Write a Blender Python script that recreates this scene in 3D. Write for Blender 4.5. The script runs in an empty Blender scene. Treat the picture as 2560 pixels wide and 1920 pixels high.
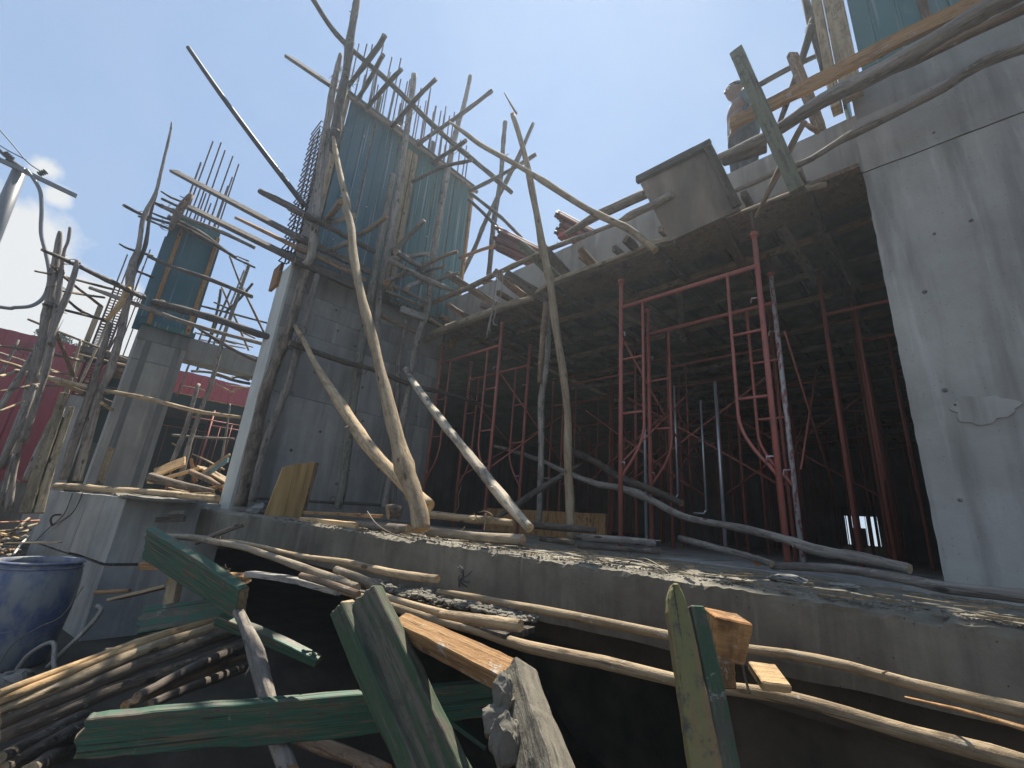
import bpy, bmesh, math, random
from mathutils import Vector, Matrix, noise
SC = bpy.context.scene
COL = SC.collection
# ------------------------------------------------------------------ camera
RGT = Vector((0.717339, 0.692515, 0.076471)); UPV = Vector((0.155910, -0.266528, 0.951133)); FWD = Vector((-0.679056, 0.670362, 0.299161))
cam = bpy.data.cameras.new('camera'); cam.sensor_width = 36; cam.sensor_fit = 'HORIZONTAL'
cam.lens = 36 * 1104.5 / 2560; cam.clip_start = .02; cam.clip_end = 3000
co = bpy.data.objects.new('camera', cam); COL.objects.link(co)
co.matrix_world = Matrix(((RGT.x, UPV.x, -FWD.x, 0), (RGT.y, UPV.y, -FWD.y, 0), (RGT.z, UPV.z, -FWD.z, 0), (0, 0, 0, 1)))
SC.camera = co
# ------------------------------------------------------------------ world, sun, exposure
SUN = Vector((-.262, .325, .909)).normalized()
W = bpy.data.worlds.new('World'); SC.world = W; W.use_nodes = True
nt = W.node_tree; N = nt.nodes; Lk = nt.links; N.clear()
out = N.new('ShaderNodeOutputWorld'); bg = N.new('ShaderNodeBackground'); bg.inputs[1].default_value = .112
sky = N.new('ShaderNodeTexSky'); sky.sky_type = 'NISHITA'; sky.sun_disc = False
sky.sun_elevation = math.asin(SUN.z); sky.sun_rotation = math.atan2(SUN.x, SUN.y)
sky.air_density = 1.0; sky.dust_density = .12; sky.ozone_density = 1.2; sky.altitude = 100
tc = N.new('ShaderNodeTexCoord')
def wmath(op, a, b=None, clamp=False):
    m = N.new('ShaderNodeMath'); m.operation = op; m.use_clamp = clamp
    for i, v in enumerate((a, b)):
        if v is None: continue
        if isinstance(v, (int, float)): m.inputs[i].default_value = v
        else: Lk.new(v, m.inputs[i])
    return m.outputs[0]
def blob(d, size):
    v = N.new('ShaderNodeVectorMath'); v.operation = 'DISTANCE'; v.inputs[1].default_value = Vector(d).normalized()
    Lk.new(tc.outputs['Generated'], v.inputs[0])
    return wmath('SUBTRACT', 1.0, wmath('DIVIDE', v.outputs[1], size), True)
nz = N.new('ShaderNodeTexNoise'); nz.inputs['Scale'].default_value = 9; nz.inputs['Detail'].default_value = 8; nz.inputs['Roughness'].default_value = .62
Lk.new(tc.outputs['Generated'], nz.inputs['Vector'])
nw = N.new('ShaderNodeTexNoise'); nw.inputs['Scale'].default_value = 2.2; nw.inputs['Detail'].default_value = 4
Lk.new(tc.outputs['Generated'], nw.inputs['Vector'])
b = None
for d, s, k in (((-.945, -.17, .27), .20, 1.3), ((-.97, -.02, .20), .20, 1.3), ((-.93, -.30, .25), .24, 1.3), ((-.96, -.09, .13), .22, 1.3), ((-.885, -.125, .445), .045, .75), ((-.893, -.105, .415), .04, .7),
                ((-.5, -.8, .3), .45, 1.), ((.6, -.7, .35), .5, 1.), ((.8, .5, .22), .4, .9), ((-.2, .95, .16), .25, .8)):
    q = wmath('MULTIPLY', blob(d, s), k)
    b = q if b is None else wmath('MAXIMUM', b, q)
dens = wmath('ADD', b, wmath('MULTIPLY', wmath('SUBTRACT', nz.outputs['Fac'], .5), .9))
ramp = N.new('ShaderNodeMapRange'); ramp.interpolation_type = 'SMOOTHSTEP'; ramp.inputs['From Min'].default_value = .34; ramp.inputs['From Max'].default_value = .62
Lk.new(wmath('MULTIPLY', dens, wmath('MINIMUM', wmath('MULTIPLY', b, 6), 1.0)), ramp.inputs['Value'])
veil = N.new('ShaderNodeMapRange'); veil.inputs['From Min'].default_value = .42; veil.inputs['From Max'].default_value = .75; veil.inputs['To Max'].default_value = .16
Lk.new(nw.outputs['Fac'], veil.inputs['Value'])
mx = N.new('ShaderNodeMixRGB'); mx.inputs[2].default_value = (3.9, 3.85, 3.65, 1)
Lk.new(wmath('MULTIPLY', wmath('MAXIMUM', ramp.outputs[0], veil.outputs[0]), .85), mx.inputs[0]); Lk.new(sky.outputs[0], mx.inputs[1])
hz = N.new('ShaderNodeMixRGB'); hz.inputs[0].default_value = .80; hz.inputs[2].default_value = (1.30, 1.90, 2.9, 1); Lk.new(sky.outputs[0], hz.inputs[1]); Lk.new(hz.outputs[0], mx.inputs[1])
Lk.new(mx.outputs[0], bg.inputs[0]); Lk.new(bg.outputs[0], out.inputs[0])
sl = bpy.data.lights.new('sun', 'SUN'); sl.energy = 5.0; sl.angle = math.radians(.53); sl.color = (1, .93, .8)
so = bpy.data.objects.new('sun', sl); COL.objects.link(so); so.rotation_euler = SUN.to_track_quat('Z', 'Y').to_euler(); so.location = (0, 0, 30)
SC.view_settings.view_transform = 'Standard'; SC.view_settings.look = 'None'; SC.view_settings.gamma = 1
SC.view_settings.use_curve_mapping = False; SC.view_settings.exposure = 1.05
SC.render.engine = 'CYCLES'
# ------------------------------------------------------------------ materials
MT = {}
def newmat(name):
    m = bpy.data.materials.new(name); m.use_nodes = True; t = m.node_tree; t.nodes.clear()
    o = t.nodes.new('ShaderNodeOutputMaterial'); p = t.nodes.new('ShaderNodeBsdfPrincipled'); t.links.new(p.outputs[0], o.inputs[0])
    MT[name] = m
    return m, t, p
def nd(t, k, **kw):
    n = t.nodes.new(k)
    for a, v in kw.items():
        if a in n.inputs.keys(): n.inputs[a].default_value = v
        else: setattr(n, a, v)
    return n
def ramp3(t, fac, cols):
    r = t.nodes.new('ShaderNodeValToRGB'); e = r.color_ramp.elements
    while len(e) < len(cols): e.new(.5)
    for el, (p, c) in zip(e, cols): el.position = p; el.color = (*c, 1)
    t.links.new(fac, r.inputs[0]); return r.outputs[0]
def coords(t, scale, which='Object', rnd=True):
    tc = t.nodes.new('ShaderNodeTexCoord'); mp = t.nodes.new('ShaderNodeMapping'); mp.inputs['Scale'].default_value = scale
    t.links.new(tc.outputs[which], mp.inputs[0])
    if rnd:
        oi = t.nodes.new('ShaderNodeObjectInfo'); mul = t.nodes.new('ShaderNodeMath'); mul.operation = 'MULTIPLY'; mul.inputs[1].default_value = 37.
        t.links.new(oi.outputs['Random'], mul.inputs[0]); cb = t.nodes.new('ShaderNodeCombineXYZ')
        for i in range(3): t.links.new(mul.outputs[0], cb.inputs[i])
        t.links.new(cb.outputs[0], mp.inputs['Location'])
    return mp.outputs[0]
def bump(t, p, h, strength, dist):
    b = t.nodes.new('ShaderNodeBump'); b.inputs['Strength'].default_value = strength; b.inputs['Distance'].default_value = dist
    t.links.new(h, b.inputs['Height']); t.links.new(b.outputs[0], p.inputs['Normal'])
def mix(t, f, a, b, mode='MIX'):
    m = t.nodes.new('ShaderNodeMixRGB'); m.blend_type = mode
    for i, v in ((0, f), (1, a), (2, b)):
        if isinstance(v, (int, float)): m.inputs[i].default_value = v
        elif isinstance(v, tuple): m.inputs[i].default_value = (*v, 1)
        else: t.links.new(v, m.inputs[i])
    return m.outputs[0]
def thresh(t, v, a, b):
    m = t.nodes.new('ShaderNodeMapRange'); m.interpolation_type = 'SMOOTHSTEP'; m.inputs['From Min'].default_value = a; m.inputs['From Max'].default_value = b
    t.links.new(v, m.inputs['Value']); return m.outputs[0]
def wood(name, c1, c2, c3, blotch=(.1, .085, .07), amount=.5, gs=(38, 38, 1.6), spot=None):
    m, t, p = newmat(name)
    g = nd(t, 'ShaderNodeTexNoise', Scale=1., Detail=6., Roughness=.7); t.links.new(coords(t, gs), g.inputs['Vector'])
    l = nd(t, 'ShaderNodeTexNoise', Scale=1., Detail=5., Roughness=.65); t.links.new(coords(t, (7, 7, 2.2)), l.inputs['Vector'])
    c = ramp3(t, g.outputs['Fac'], [(.28, c1), (.5, c2), (.72, c3)])
    f = nd(t, 'ShaderNodeMath', operation='MULTIPLY'); t.links.new(thresh(t, l.outputs['Fac'], .47, .66), f.inputs[0]); f.inputs[1].default_value = amount
    c = mix(t, f.outputs[0], c, blotch)
    oi = t.nodes.new('ShaderNodeObjectInfo'); hv = t.nodes.new('ShaderNodeHueSaturation')
    mr = t.nodes.new('ShaderNodeMapRange'); mr.inputs['To Min'].default_value = .75; mr.inputs['To Max'].default_value = 1.2
    t.links.new(oi.outputs['Random'], mr.inputs['Value']); t.links.new(mr.outputs[0], hv.inputs['Value']); t.links.new(c, hv.inputs['Color']); c = hv.outputs[0]
    k = nd(t, 'ShaderNodeTexNoise', Scale=1., Detail=3., Roughness=.6); t.links.new(coords(t, (gs[0] * 1.7, gs[1] * 1.7, 3.2)), k.inputs['Vector'])
    fk = nd(t, 'ShaderNodeMath', operation='MULTIPLY'); fk.inputs[1].default_value = .8; t.links.new(thresh(t, k.outputs['Fac'], .60, .68), fk.inputs[0]); c = mix(t, fk.outputs[0], c, tuple(v * .35 for v in c1))
    k2 = nd(t, 'ShaderNodeTexNoise', Scale=1., Detail=6., Roughness=.7); t.links.new(coords(t, (13, 13, 6)), k2.inputs['Vector'])
    fk = nd(t, 'ShaderNodeMath', operation='MULTIPLY'); fk.inputs[1].default_value = .55; t.links.new(thresh(t, k2.outputs['Fac'], .52, .60), fk.inputs[0]); c = mix(t, fk.outputs[0], c, tuple(v * .62 for v in c1))
    vk = nd(t, 'ShaderNodeTexVoronoi', Scale=1.); t.links.new(coords(t, (11, 11, 4.5)), vk.inputs['Vector'])
    km = nd(t, 'ShaderNodeMapRange'); km.inputs['From Min'].default_value = .10; km.inputs['From Max'].default_value = .17; t.links.new(vk.outputs['Distance'], km.inputs['Value']); c = mix(t, km.outputs[0], tuple(v * .4 for v in c1), c)
    # grey cement dust and lichen
    d = nd(t, 'ShaderNodeTexNoise', Scale=1., Detail=7., Roughness=.75); t.links.new(coords(t, (24, 24, 13)), d.inputs['Vector'])
    c = mix(t, thresh(t, d.outputs['Fac'], .58, .68), c, spot or (.36, .34, .30))
    t.links.new(c, p.inputs['Base Color']); p.inputs['Roughness'].default_value = .88
    a = nd(t, 'ShaderNodeMath', operation='ADD'); t.links.new(g.outputs['Fac'], a.inputs[0]); t.links.new(d.outputs['Fac'], a.inputs[1])
    bump(t, p, a.outputs[0], 1., .009)
    return m
wood('pale', (.25, .175, .10), (.39, .29, .175), (.51, .405, .265), (.15, .105, .065), .5)
wood('paleg', (.21, .16, .105), (.33, .265, .18), (.45, .375, .27), (.12, .095, .07), .55)
wood('mottled', (.26, .22, .16), (.42, .36, .27), (.52, .47, .37), (.05, .05, .05), .92)
wood('grey', (0.160, 0.138, 0.116), (0.275, 0.239, 0.203), (0.435, 0.392, 0.334), (.07, .06, .05), .5)
wood('palegrey', (0.207, 0.196, 0.172), (0.345, 0.322, 0.287), (0.483, 0.460, 0.414), (.1, .09, .08), .4)
wood('lichen', (0.104, 0.098, 0.078), (0.195, 0.182, 0.143), (0.286, 0.260, 0.221), (.05, .045, .04), .6, spot=(.34, .36, .22))
wood('dark', (0.056, 0.044, 0.035), (0.106, 0.084, 0.065), (0.188, 0.150, 0.119), (.035, .03, .025), .5, spot=(.2, .18, .15))
wood('brown', (0.138, 0.086, 0.052), (0.241, 0.161, 0.103), (0.368, 0.265, 0.172), (.07, .05, .035), .5)
wood('bark', (0.065, 0.052, 0.039), (0.169, 0.130, 0.098), (0.325, 0.267, 0.195), (.04, .033, .028), .6, gs=(26, 26, 2.6))
wood('orange', (.26, .13, .05), (.40, .22, .09), (.52, .32, .15), (.12, .07, .035), .35, gs=(60, 60, 1.2))
wood('orangefresh', (.42, .26, .12), (.56, .37, .18), (.66, .48, .28), (.25, .15, .08), .25, gs=(60, 60, 1.2))
wood('tan', (.22, .16, .09), (.36, .27, .16), (.46, .36, .23), (.1, .09, .06), .45)
wood('redwood', (.16, .07, .02), (.34, .17, .06), (.44, .24, .10), (.06, .035, .02), .6, gs=(2, 30, 30))
wood('greyplank', (.07, .06, .05), (.13, .105, .085), (.22, .17, .12), (.05, .04, .03), .5, gs=(60, 60, 1.4))
wood('mortarwood', (.06, .055, .04), (.12, .105, .08), (.19, .17, .135), (.045, .05, .03), .5, gs=(34, 34, 2.), spot=(.24, .23, .20))
def paint(name, base, worn, wood_c, amt=(.56, .64), rough=.55, gs=(30, 30, 2.)):
    m, t, p = newmat(name)
    a = nd(t, 'ShaderNodeTexNoise', Scale=1., Detail=8., Roughness=.7); t.links.new(coords(t, gs), a.inputs['Vector'])
    b = nd(t, 'ShaderNodeTexNoise', Scale=1., Detail=6., Roughness=.6); t.links.new(coords(t, (4, 4, 1.4)), b.inputs['Vector'])
    c = mix(t, b.outputs['Fac'], base, worn)
    c = mix(t, thresh(t, a.outputs['Fac'], *amt), c, wood_c)
    d = nd(t, 'ShaderNodeTexNoise', Scale=1., Detail=6., Roughness=.75); t.links.new(coords(t, (45, 45, 45)), d.inputs['Vector'])
    c = mix(t, thresh(t, d.outputs['Fac'], .56, .72), c, (.10, .09, .07))
    e = nd(t, 'ShaderNodeTexNoise', Scale=1., Detail=7., Roughness=.75); t.links.new(coords(t, (12, 12, 12)), e.inputs['Vector'])
    c = mix(t, thresh(t, e.outputs['Fac'], .52, .62), c, (.075, .068, .052))
    h = nd(t, 'ShaderNodeTexNoise', Scale=1., Detail=9., Roughness=.8); t.links.new(coords(t, (9, 9, 16)), h.inputs['Vector'])
    c = mix(t, thresh(t, h.outputs['Fac'], .61, .65), c, (.21, .20, .175))
    w_ = nd(t, 'ShaderNodeTexNoise', Scale=1., Detail=4., Roughness=.6); t.links.new(coords(t, (70, 70, 1.2)), w_.inputs['Vector'])
    c = mix(t, thresh(t, w_.outputs['Fac'], .60, .66), c, (.02, .022, .016))
    t.links.new(c, p.inputs['Base Color']); p.inputs['Roughness'].default_value = rough
    bump(t, p, w_.outputs['Fac'], .8, .006); return m
paint('green', (.014, .058, .036), (.04, .125, .075), (.12, .095, .06), (.50, .60))
paint('greenmoss', (.020, .055, .028), (.055, .085, .045), (.12, .105, .08), (.44, .58), .9)
paint('yellowgreen', (.06, .10, .035), (.24, .18, .07), (.20, .13, .06), (.46, .60), .85)
paint('greenwood', (.10, .115, .075), (.19, .18, .12), (.09, .075, .055), (.5, .62), .9)
paint('blue', (.05, .16, .22), (.13, .28, .33), (.35, .27, .18), (.62, .7))
def sheetmat(name, c1, c2):
    m, t, p = newmat(name)
    a = nd(t, 'ShaderNodeTexNoise', Scale=1., Detail=6., Roughness=.6); t.links.new(coords(t, (1.6, 1.6, 1.1)), a.inputs['Vector'])
    s = nd(t, 'ShaderNodeTexNoise', Scale=1., Detail=3., Roughness=.5); t.links.new(coords(t, (34, 34, .45)), s.inputs['Vector'])
    c = mix(t, a.outputs['Fac'], c1, c2)
    f = nd(t, 'ShaderNodeMath', operation='MULTIPLY'); f.inputs[1].default_value = .55; t.links.new(thresh(t, s.outputs['Fac'], .60, .68), f.inputs[0])
    c = mix(t, f.outputs[0], c, (.36, .40, .38))
    g = nd(t, 'ShaderNodeTexNoise', Scale=1., Detail=8., Roughness=.8); t.links.new(coords(t, (14, 14, 7)), g.inputs['Vector'])
    f2 = nd(t, 'ShaderNodeMath', operation='MULTIPLY'); f2.inputs[1].default_value = .5; t.links.new(thresh(t, g.outputs['Fac'], .56, .68), f2.inputs[0])
    c = mix(t, f2.outputs[0], c, (.19, .23, .21))
    t.links.new(c, p.inputs['Base Color']); p.inputs['Roughness'].default_value = .5
    bump(t, p, g.outputs['Fac'], .2, .003); return m
sheetmat('greensheet', (.030, .105, .105), (.075, .17, .165))
sheetmat('bluesheet', (.025, .09, .12), (.06, .145, .175))
sheetmat('greysheet', (0.072, 0.144, 0.138), (0.144, 0.228, 0.216))
def concrete(name, c1, c2, c3, streak=.4, bs=.35, sc=1., rough=.85):
    m, t, p = newmat(name)
    a = nd(t, 'ShaderNodeTexNoise', Scale=1.1 * sc, Detail=9., Roughness=.62); t.links.new(coords(t, (1, 1, 1)), a.inputs['Vector'])
    c = ramp3(t, a.outputs['Fac'], [(.3, c1), (.5, c2), (.7, c3)])
    s = nd(t, 'ShaderNodeTexNoise', Scale=1., Detail=5., Roughness=.6); t.links.new(coords(t, (6 * sc, 6 * sc, .55 * sc)), s.inputs['Vector'])
    f = nd(t, 'ShaderNodeMath', operation='MULTIPLY'); f.inputs[1].default_value = streak; t.links.new(thresh(t, s.outputs['Fac'], .45, .68), f.inputs[0])
    c = mix(t, f.outputs[0], c, tuple(v * .62 for v in c1))
    s2 = nd(t, 'ShaderNodeTexNoise', Scale=1., Detail=5., Roughness=.6); t.links.new(coords(t, (9 * sc, 9 * sc, .8 * sc)), s2.inputs['Vector'])
    f = nd(t, 'ShaderNodeMath', operation='MULTIPLY'); f.inputs[1].default_value = streak * .8; t.links.new(thresh(t, s2.outputs['Fac'], .56, .74), f.inputs[0])
    c = mix(t, f.outputs[0], c, tuple(min(1, v * 1.35) for v in c3))
    h = nd(t, 'ShaderNodeTexNoise', Scale=1., Detail=9., Roughness=.8); t.links.new(coords(t, (22, 22, 12)), h.inputs['Vector'])
    f = nd(t, 'ShaderNodeMath', operation='MULTIPLY'); f.inputs[1].default_value = .5; t.links.new(thresh(t, h.outputs['Fac'], .60, .70), f.inputs[0])
    c = mix(t, f.outputs[0], c, tuple(v * .55 for v in c1))
    v = nd(t, 'ShaderNodeTexVoronoi', Scale=26.); v.feature = 'DISTANCE_TO_EDGE' if False else 'F1'; t.links.new(coords(t, (1, 1, 1)), v.inputs['Vector'])
    pit = nd(t, 'ShaderNodeMapRange'); pit.inputs['From Min'].default_value = .05; pit.inputs['From Max'].default_value = .09; t.links.new(v.outputs['Distance'], pit.inputs['Value'])
    c = mix(t, pit.outputs[0], tuple(v_ * .45 for v_ in c1), c)
    t.links.new(c, p.inputs['Base Color']); p.inputs['Roughness'].default_value = rough
    ad = nd(t, 'ShaderNodeMath', operation='ADD'); t.links.new(h.outputs['Fac'], ad.inputs[0]); t.links.new(a.outputs['Fac'], ad.inputs[1])
    bump(t, p, ad.outputs[0], bs, .012); return m
concrete('concrete', (.22, .212, .195), (.31, .298, .272), (.41, .395, .36), .5, .5)
concrete('concrete_smooth', (.27, .258, .235), (.36, .345, .315), (.45, .435, .40), .6, .5)
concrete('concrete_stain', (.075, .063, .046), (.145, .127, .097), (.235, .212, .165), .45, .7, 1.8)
concrete('concrete_pale', (0.407, 0.414, 0.385), (0.502, 0.517, 0.471), (0.598, 0.609, 0.556), .25, .25)
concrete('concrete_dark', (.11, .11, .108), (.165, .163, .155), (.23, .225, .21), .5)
concrete('block_concrete', (0.221, 0.219, 0.203), (0.325, 0.319, 0.291), (0.429, 0.413, 0.372), .35, .5, 1.3)
concrete('mortar', (.10, .09, .072), (.175, .16, .13), (.27, .25, .205), .1, 1., 6.)
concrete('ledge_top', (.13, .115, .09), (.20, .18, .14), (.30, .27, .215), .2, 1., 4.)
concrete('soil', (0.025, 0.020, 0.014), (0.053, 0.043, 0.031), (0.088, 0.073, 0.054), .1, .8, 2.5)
concrete('dirt', (.13, .105, .075), (.21, .175, .13), (.31, .27, .2), .1, .9, 3.)
def metal(name, c1, c2, th=(.55, .62), rough=.5, met=0.):
    m, t, p = newmat(name)
    a = nd(t, 'ShaderNodeTexNoise', Scale=1., Detail=7., Roughness=.75); t.links.new(coords(t, (30, 30, 9)), a.inputs['Vector'])
    c = mix(t, thresh(t, a.outputs['Fac'], *th), c1, c2)
    t.links.new(c, p.inputs['Base Color']); p.inputs['Roughness'].default_value = rough; p.inputs['Metallic'].default_value = met
    bump(t, p, a.outputs['Fac'], .3, .002); return m
metal('redpaint', (.36, .105, .08), (.21, .09, .072), (.47, .66), .6)
metal('pipe_red', (.16, .05, .045), (.10, .05, .045), (.47, .66), .7)
metal('redwhite', (.26, .075, .065), (.44, .42, .43), (.44, .50))
metal('rust', (.10, .05, .035), (.045, .028, .022))
metal('redrod', (.42, .18, .11), (.25, .12, .08))
metal('galv', (.50, .55, .60), (.30, .33, .36), (.5, .7), .35, .6)
metal('darkpipe', (.045, .04, .045), (.09, .08, .08), (.5, .65), .5)
metal('white', (.62, .62, .6), (.4, .4, .38))
metal('black', (.02, .02, .022), (.04, .04, .04))
metal('hose', (.22, .2, .17), (.36, .33, .28))
metal('polegrey', (.13, .135, .14), (.18, .18, .18))
metal('fence_red', (.30, .018, .028), (.20, .02, .026), (.4, .7), .42)
metal('wire', (.12, .10, .075), (.26, .22, .16))
metal('dark_green_tarp', (.012, .05, .045), (.02, .03, .03), (.4, .6), .7)
metal('skin', (.16, .085, .055), (.20, .11, .075)); metal('hair', (.012, .01, .01), (.02, .016, .015))
metal('shirt', (.05, .08, .10), (.09, .12, .14), (.4, .6), .9); metal('trousers', (.03, .032, .04), (.05, .05, .06), (.4, .6), .9)
metal('leaf', (.04, .075, .02), (.075, .12, .035), (.4, .6), .6)
metal('orange_plastic', (.55, .2, .03), (.4, .16, .03)); metal('red_block', (.35, .06, .05), (.3, .1, .07))
m, t, p = newmat('barrel_blue')
a = nd(t, 'ShaderNodeTexNoise', Scale=1., Detail=8., Roughness=.65); t.links.new(coords(t, (7, 7, 4)), a.inputs['Vector'])
b_ = nd(t, 'ShaderNodeTexNoise', Scale=1., Detail=6., Roughness=.7); t.links.new(coords(t, (3, 3, 14)), b_.inputs['Vector'])
c = mix(t, thresh(t, a.outputs['Fac'], .36, .60), (.075, .10, .19), (.22, .23, .235)); c = mix(t, thresh(t, b_.outputs['Fac'], .55, .7), c, (.24, .235, .215))
t.links.new(c, p.inputs['Base Color']); p.inputs['Roughness'].default_value = .5; bump(t, p, a.outputs['Fac'], .2, .003)
m, t, p = newmat('plywood')
a = nd(t, 'ShaderNodeTexNoise', Scale=1., Detail=5., Roughness=.6); t.links.new(coords(t, (9, 9, .9)), a.inputs['Vector'])
c = ramp3(t, a.outputs['Fac'], [(.3, (.20, .12, .045)), (.5, (.38, .24, .09)), (.7, (.52, .35, .15))])
b_ = nd(t, 'ShaderNodeTexNoise', Scale=1., Detail=3., Roughness=.5); t.links.new(coords(t, (3, 3, 130)), b_.inputs['Vector'])
c = mix(t, thresh(t, b_.outputs['Fac'], .70, .72), c, (.62, .52, .38)); t.links.new(c, p.inputs['Base Color']); p.inputs['Roughness'].default_value = .7
bump(t, p, a.outputs['Fac'], .3, .004)
m, t, p = newmat('shutter_ply')
a = nd(t, 'ShaderNodeTexNoise', Scale=1., Detail=5., Roughness=.6); t.links.new(coords(t, (4, 4, 1.)), a.inputs['Vector'])
c = ramp3(t, a.outputs['Fac'], [(.3, (.10, .08, .065)), (.5, (.19, .155, .125)), (.7, (.32, .27, .22))]); t.links.new(c, p.inputs['Base Color']); p.inputs['Roughness'].default_value = .85
bump(t, p, a.outputs['Fac'], .3, .006)
# ------------------------------------------------------------------ helpers
def link(name, me, mat, parent=None):
    o = bpy.data.objects.new(name, me); COL.objects.link(o)
    for mm in (mat if isinstance(mat, (list, tuple)) else [mat]): me.materials.append(MT[mm])
    if parent: o.parent = parent
    return o
def obj(name, bm, mat, parent=None, smooth=False):
    me = bpy.data.meshes.new(name); bm.normal_update(); bm.to_mesh(me); bm.free()
    if smooth:
        for f in me.polygons: f.use_smooth = True
    return link(name, me, mat, parent)
def tag(o, label, cat, group=None, kind=None):
    if label: o['label'] = label
    if cat: o['category'] = cat
    if group: o['group'] = group
    if kind: o['kind'] = kind
    return o
def thing(name, label, cat, loc=(0, 0, 0), group=None):
    o = bpy.data.objects.new(name, None); COL.objects.link(o); o.location = loc; o.empty_display_size = .1
    return tag(o, label, cat, group)
def copy_tree(root, loc, label=None, scale=None):
    r = root.copy(); COL.objects.link(r); r.location = loc
    if scale: r.scale = scale
    if label: r['label'] = label
    for ch in list(root.children):
        c = ch.copy(); COL.objects.link(c); c.parent = r
        for g in list(ch.children):
            d = g.copy(); COL.objects.link(d); d.parent = c
    return r
def bx(bm, x0, x1, y0, y1, z0, z1, jit=0, rnd=random):
    v = [bm.verts.new((x + rnd.uniform(-jit, jit), y + rnd.uniform(-jit, jit), z + rnd.uniform(-jit, jit))) for x in (x0, x1) for y in (y0, y1) for z in (z0, z1)]
    for q in ((0, 1, 3, 2), (4, 6, 7, 5), (0, 4, 5, 1), (2, 3, 7, 6), (0, 2, 6, 4), (1, 5, 7, 3)): bm.faces.new([v[i] for i in q])
def box(name, a, b, mat, parent=None, bev=0., jit=0.):
    bm = bmesh.new(); bx(bm, a[0], b[0], a[1], b[1], a[2], b[2], jit)
    if bev: bmesh.ops.bevel(bm, geom=bm.edges[:], offset=bev, segments=1, affect='EDGES')
    return obj(name, bm, mat, parent)
def rough_box(name, a, b, mat, parent=None, cell=.08, amp=.012, seed=0, bottom=True):
    """box whose faces are gridded and pushed about by noise"""
    bm = bmesh.new(); bx(bm, a[0], b[0], a[1], b[1], a[2], b[2])
    for ax in range(3):
        n = max(1, min(90, int((b[ax] - a[ax]) / cell)))
        for i in range(1, n):
            c = [0, 0, 0]; c[ax] = a[ax] + (b[ax] - a[ax]) * i / n; nn = [0, 0, 0]; nn[ax] = 1
            bmesh.ops.bisect_plane(bm, geom=bm.verts[:] + bm.edges[:] + bm.faces[:], plane_co=c, plane_no=nn)
    for v in bm.verts:
        q = v.co * 3.1 + Vector((seed, 0, 0)); d = noise.noise_vector(q) * amp + noise.noise_vector(q * 4) * amp * .6
        v.co += d
    return obj(name, bm, mat, parent)
def catmull(P, n):
    out = []
    for i in range(len(P) - 1):
        p0 = P[max(0, i - 1)]; p1 = P[i]; p2 = P[i + 1]; p3 = P[min(len(P) - 1, i + 2)]
        for k in range(n):
            t_ = k / n
            out.append([.5 * ((2 * b1) + (-a0 + c2) * t_ + (2 * a0 - 5 * b1 + 4 * c2 - d3) * t_ ** 2 + (-a0 + 3 * b1 - 3 * c2 + d3) * t_ ** 3) for a0, b1, c2, d3 in zip(p0, p1, p2, p3)])
    out.append(list(P[-1])); return out
def tube_bm(bm, pts, sides=10, rough=0., seed=0, cap=True, capmat=0, frame=None):
    """pts: list of (x,y,z,r)"""
    rnd = random.Random(seed); rings = []; V = [Vector(p[:3]) for p in pts]
    t0 = (V[1] - V[0]).normalized(); u = t0.orthogonal().normalized()
    for i, p in enumerate(pts):
        tg = (V[min(i + 1, len(V) - 1)] - V[max(0, i - 1)]).normalized()
        u = (u - tg * u.dot(tg)).normalized(); w = tg.cross(u); ring = []
        for k in range(sides):
            a_ = 2 * math.pi * k / sides; dr = u * math.cos(a_) + w * math.sin(a_); r = p[3]
            if rough:
                r *= 1 + rough * (noise.noise(Vector((math.cos(a_) * 1.3 + seed, math.sin(a_) * 1.3, i * .55))) * .9 + rnd.uniform(-.18, .18))
            ring.append(bm.verts.new(V[i] + dr * r))
        rings.append(ring)
    for i in range(len(rings) - 1):
        for k in range(sides):
            bm.faces.new((rings[i][k], rings[i][(k + 1) % sides], rings[i + 1][(k + 1) % sides], rings[i + 1][k]))
    if cap:
        for ring, s in ((rings[0], -1), (rings[-1], 1)):
            f = bm.faces.new(ring[::s]); f.material_index = capmat; f.smooth = False
CAPS = dict(pale='orangefresh', paleg='pale', dark='brown', bark='tan', grey='tan', brown='orange', mottled='pale', lichen='grey')
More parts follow.
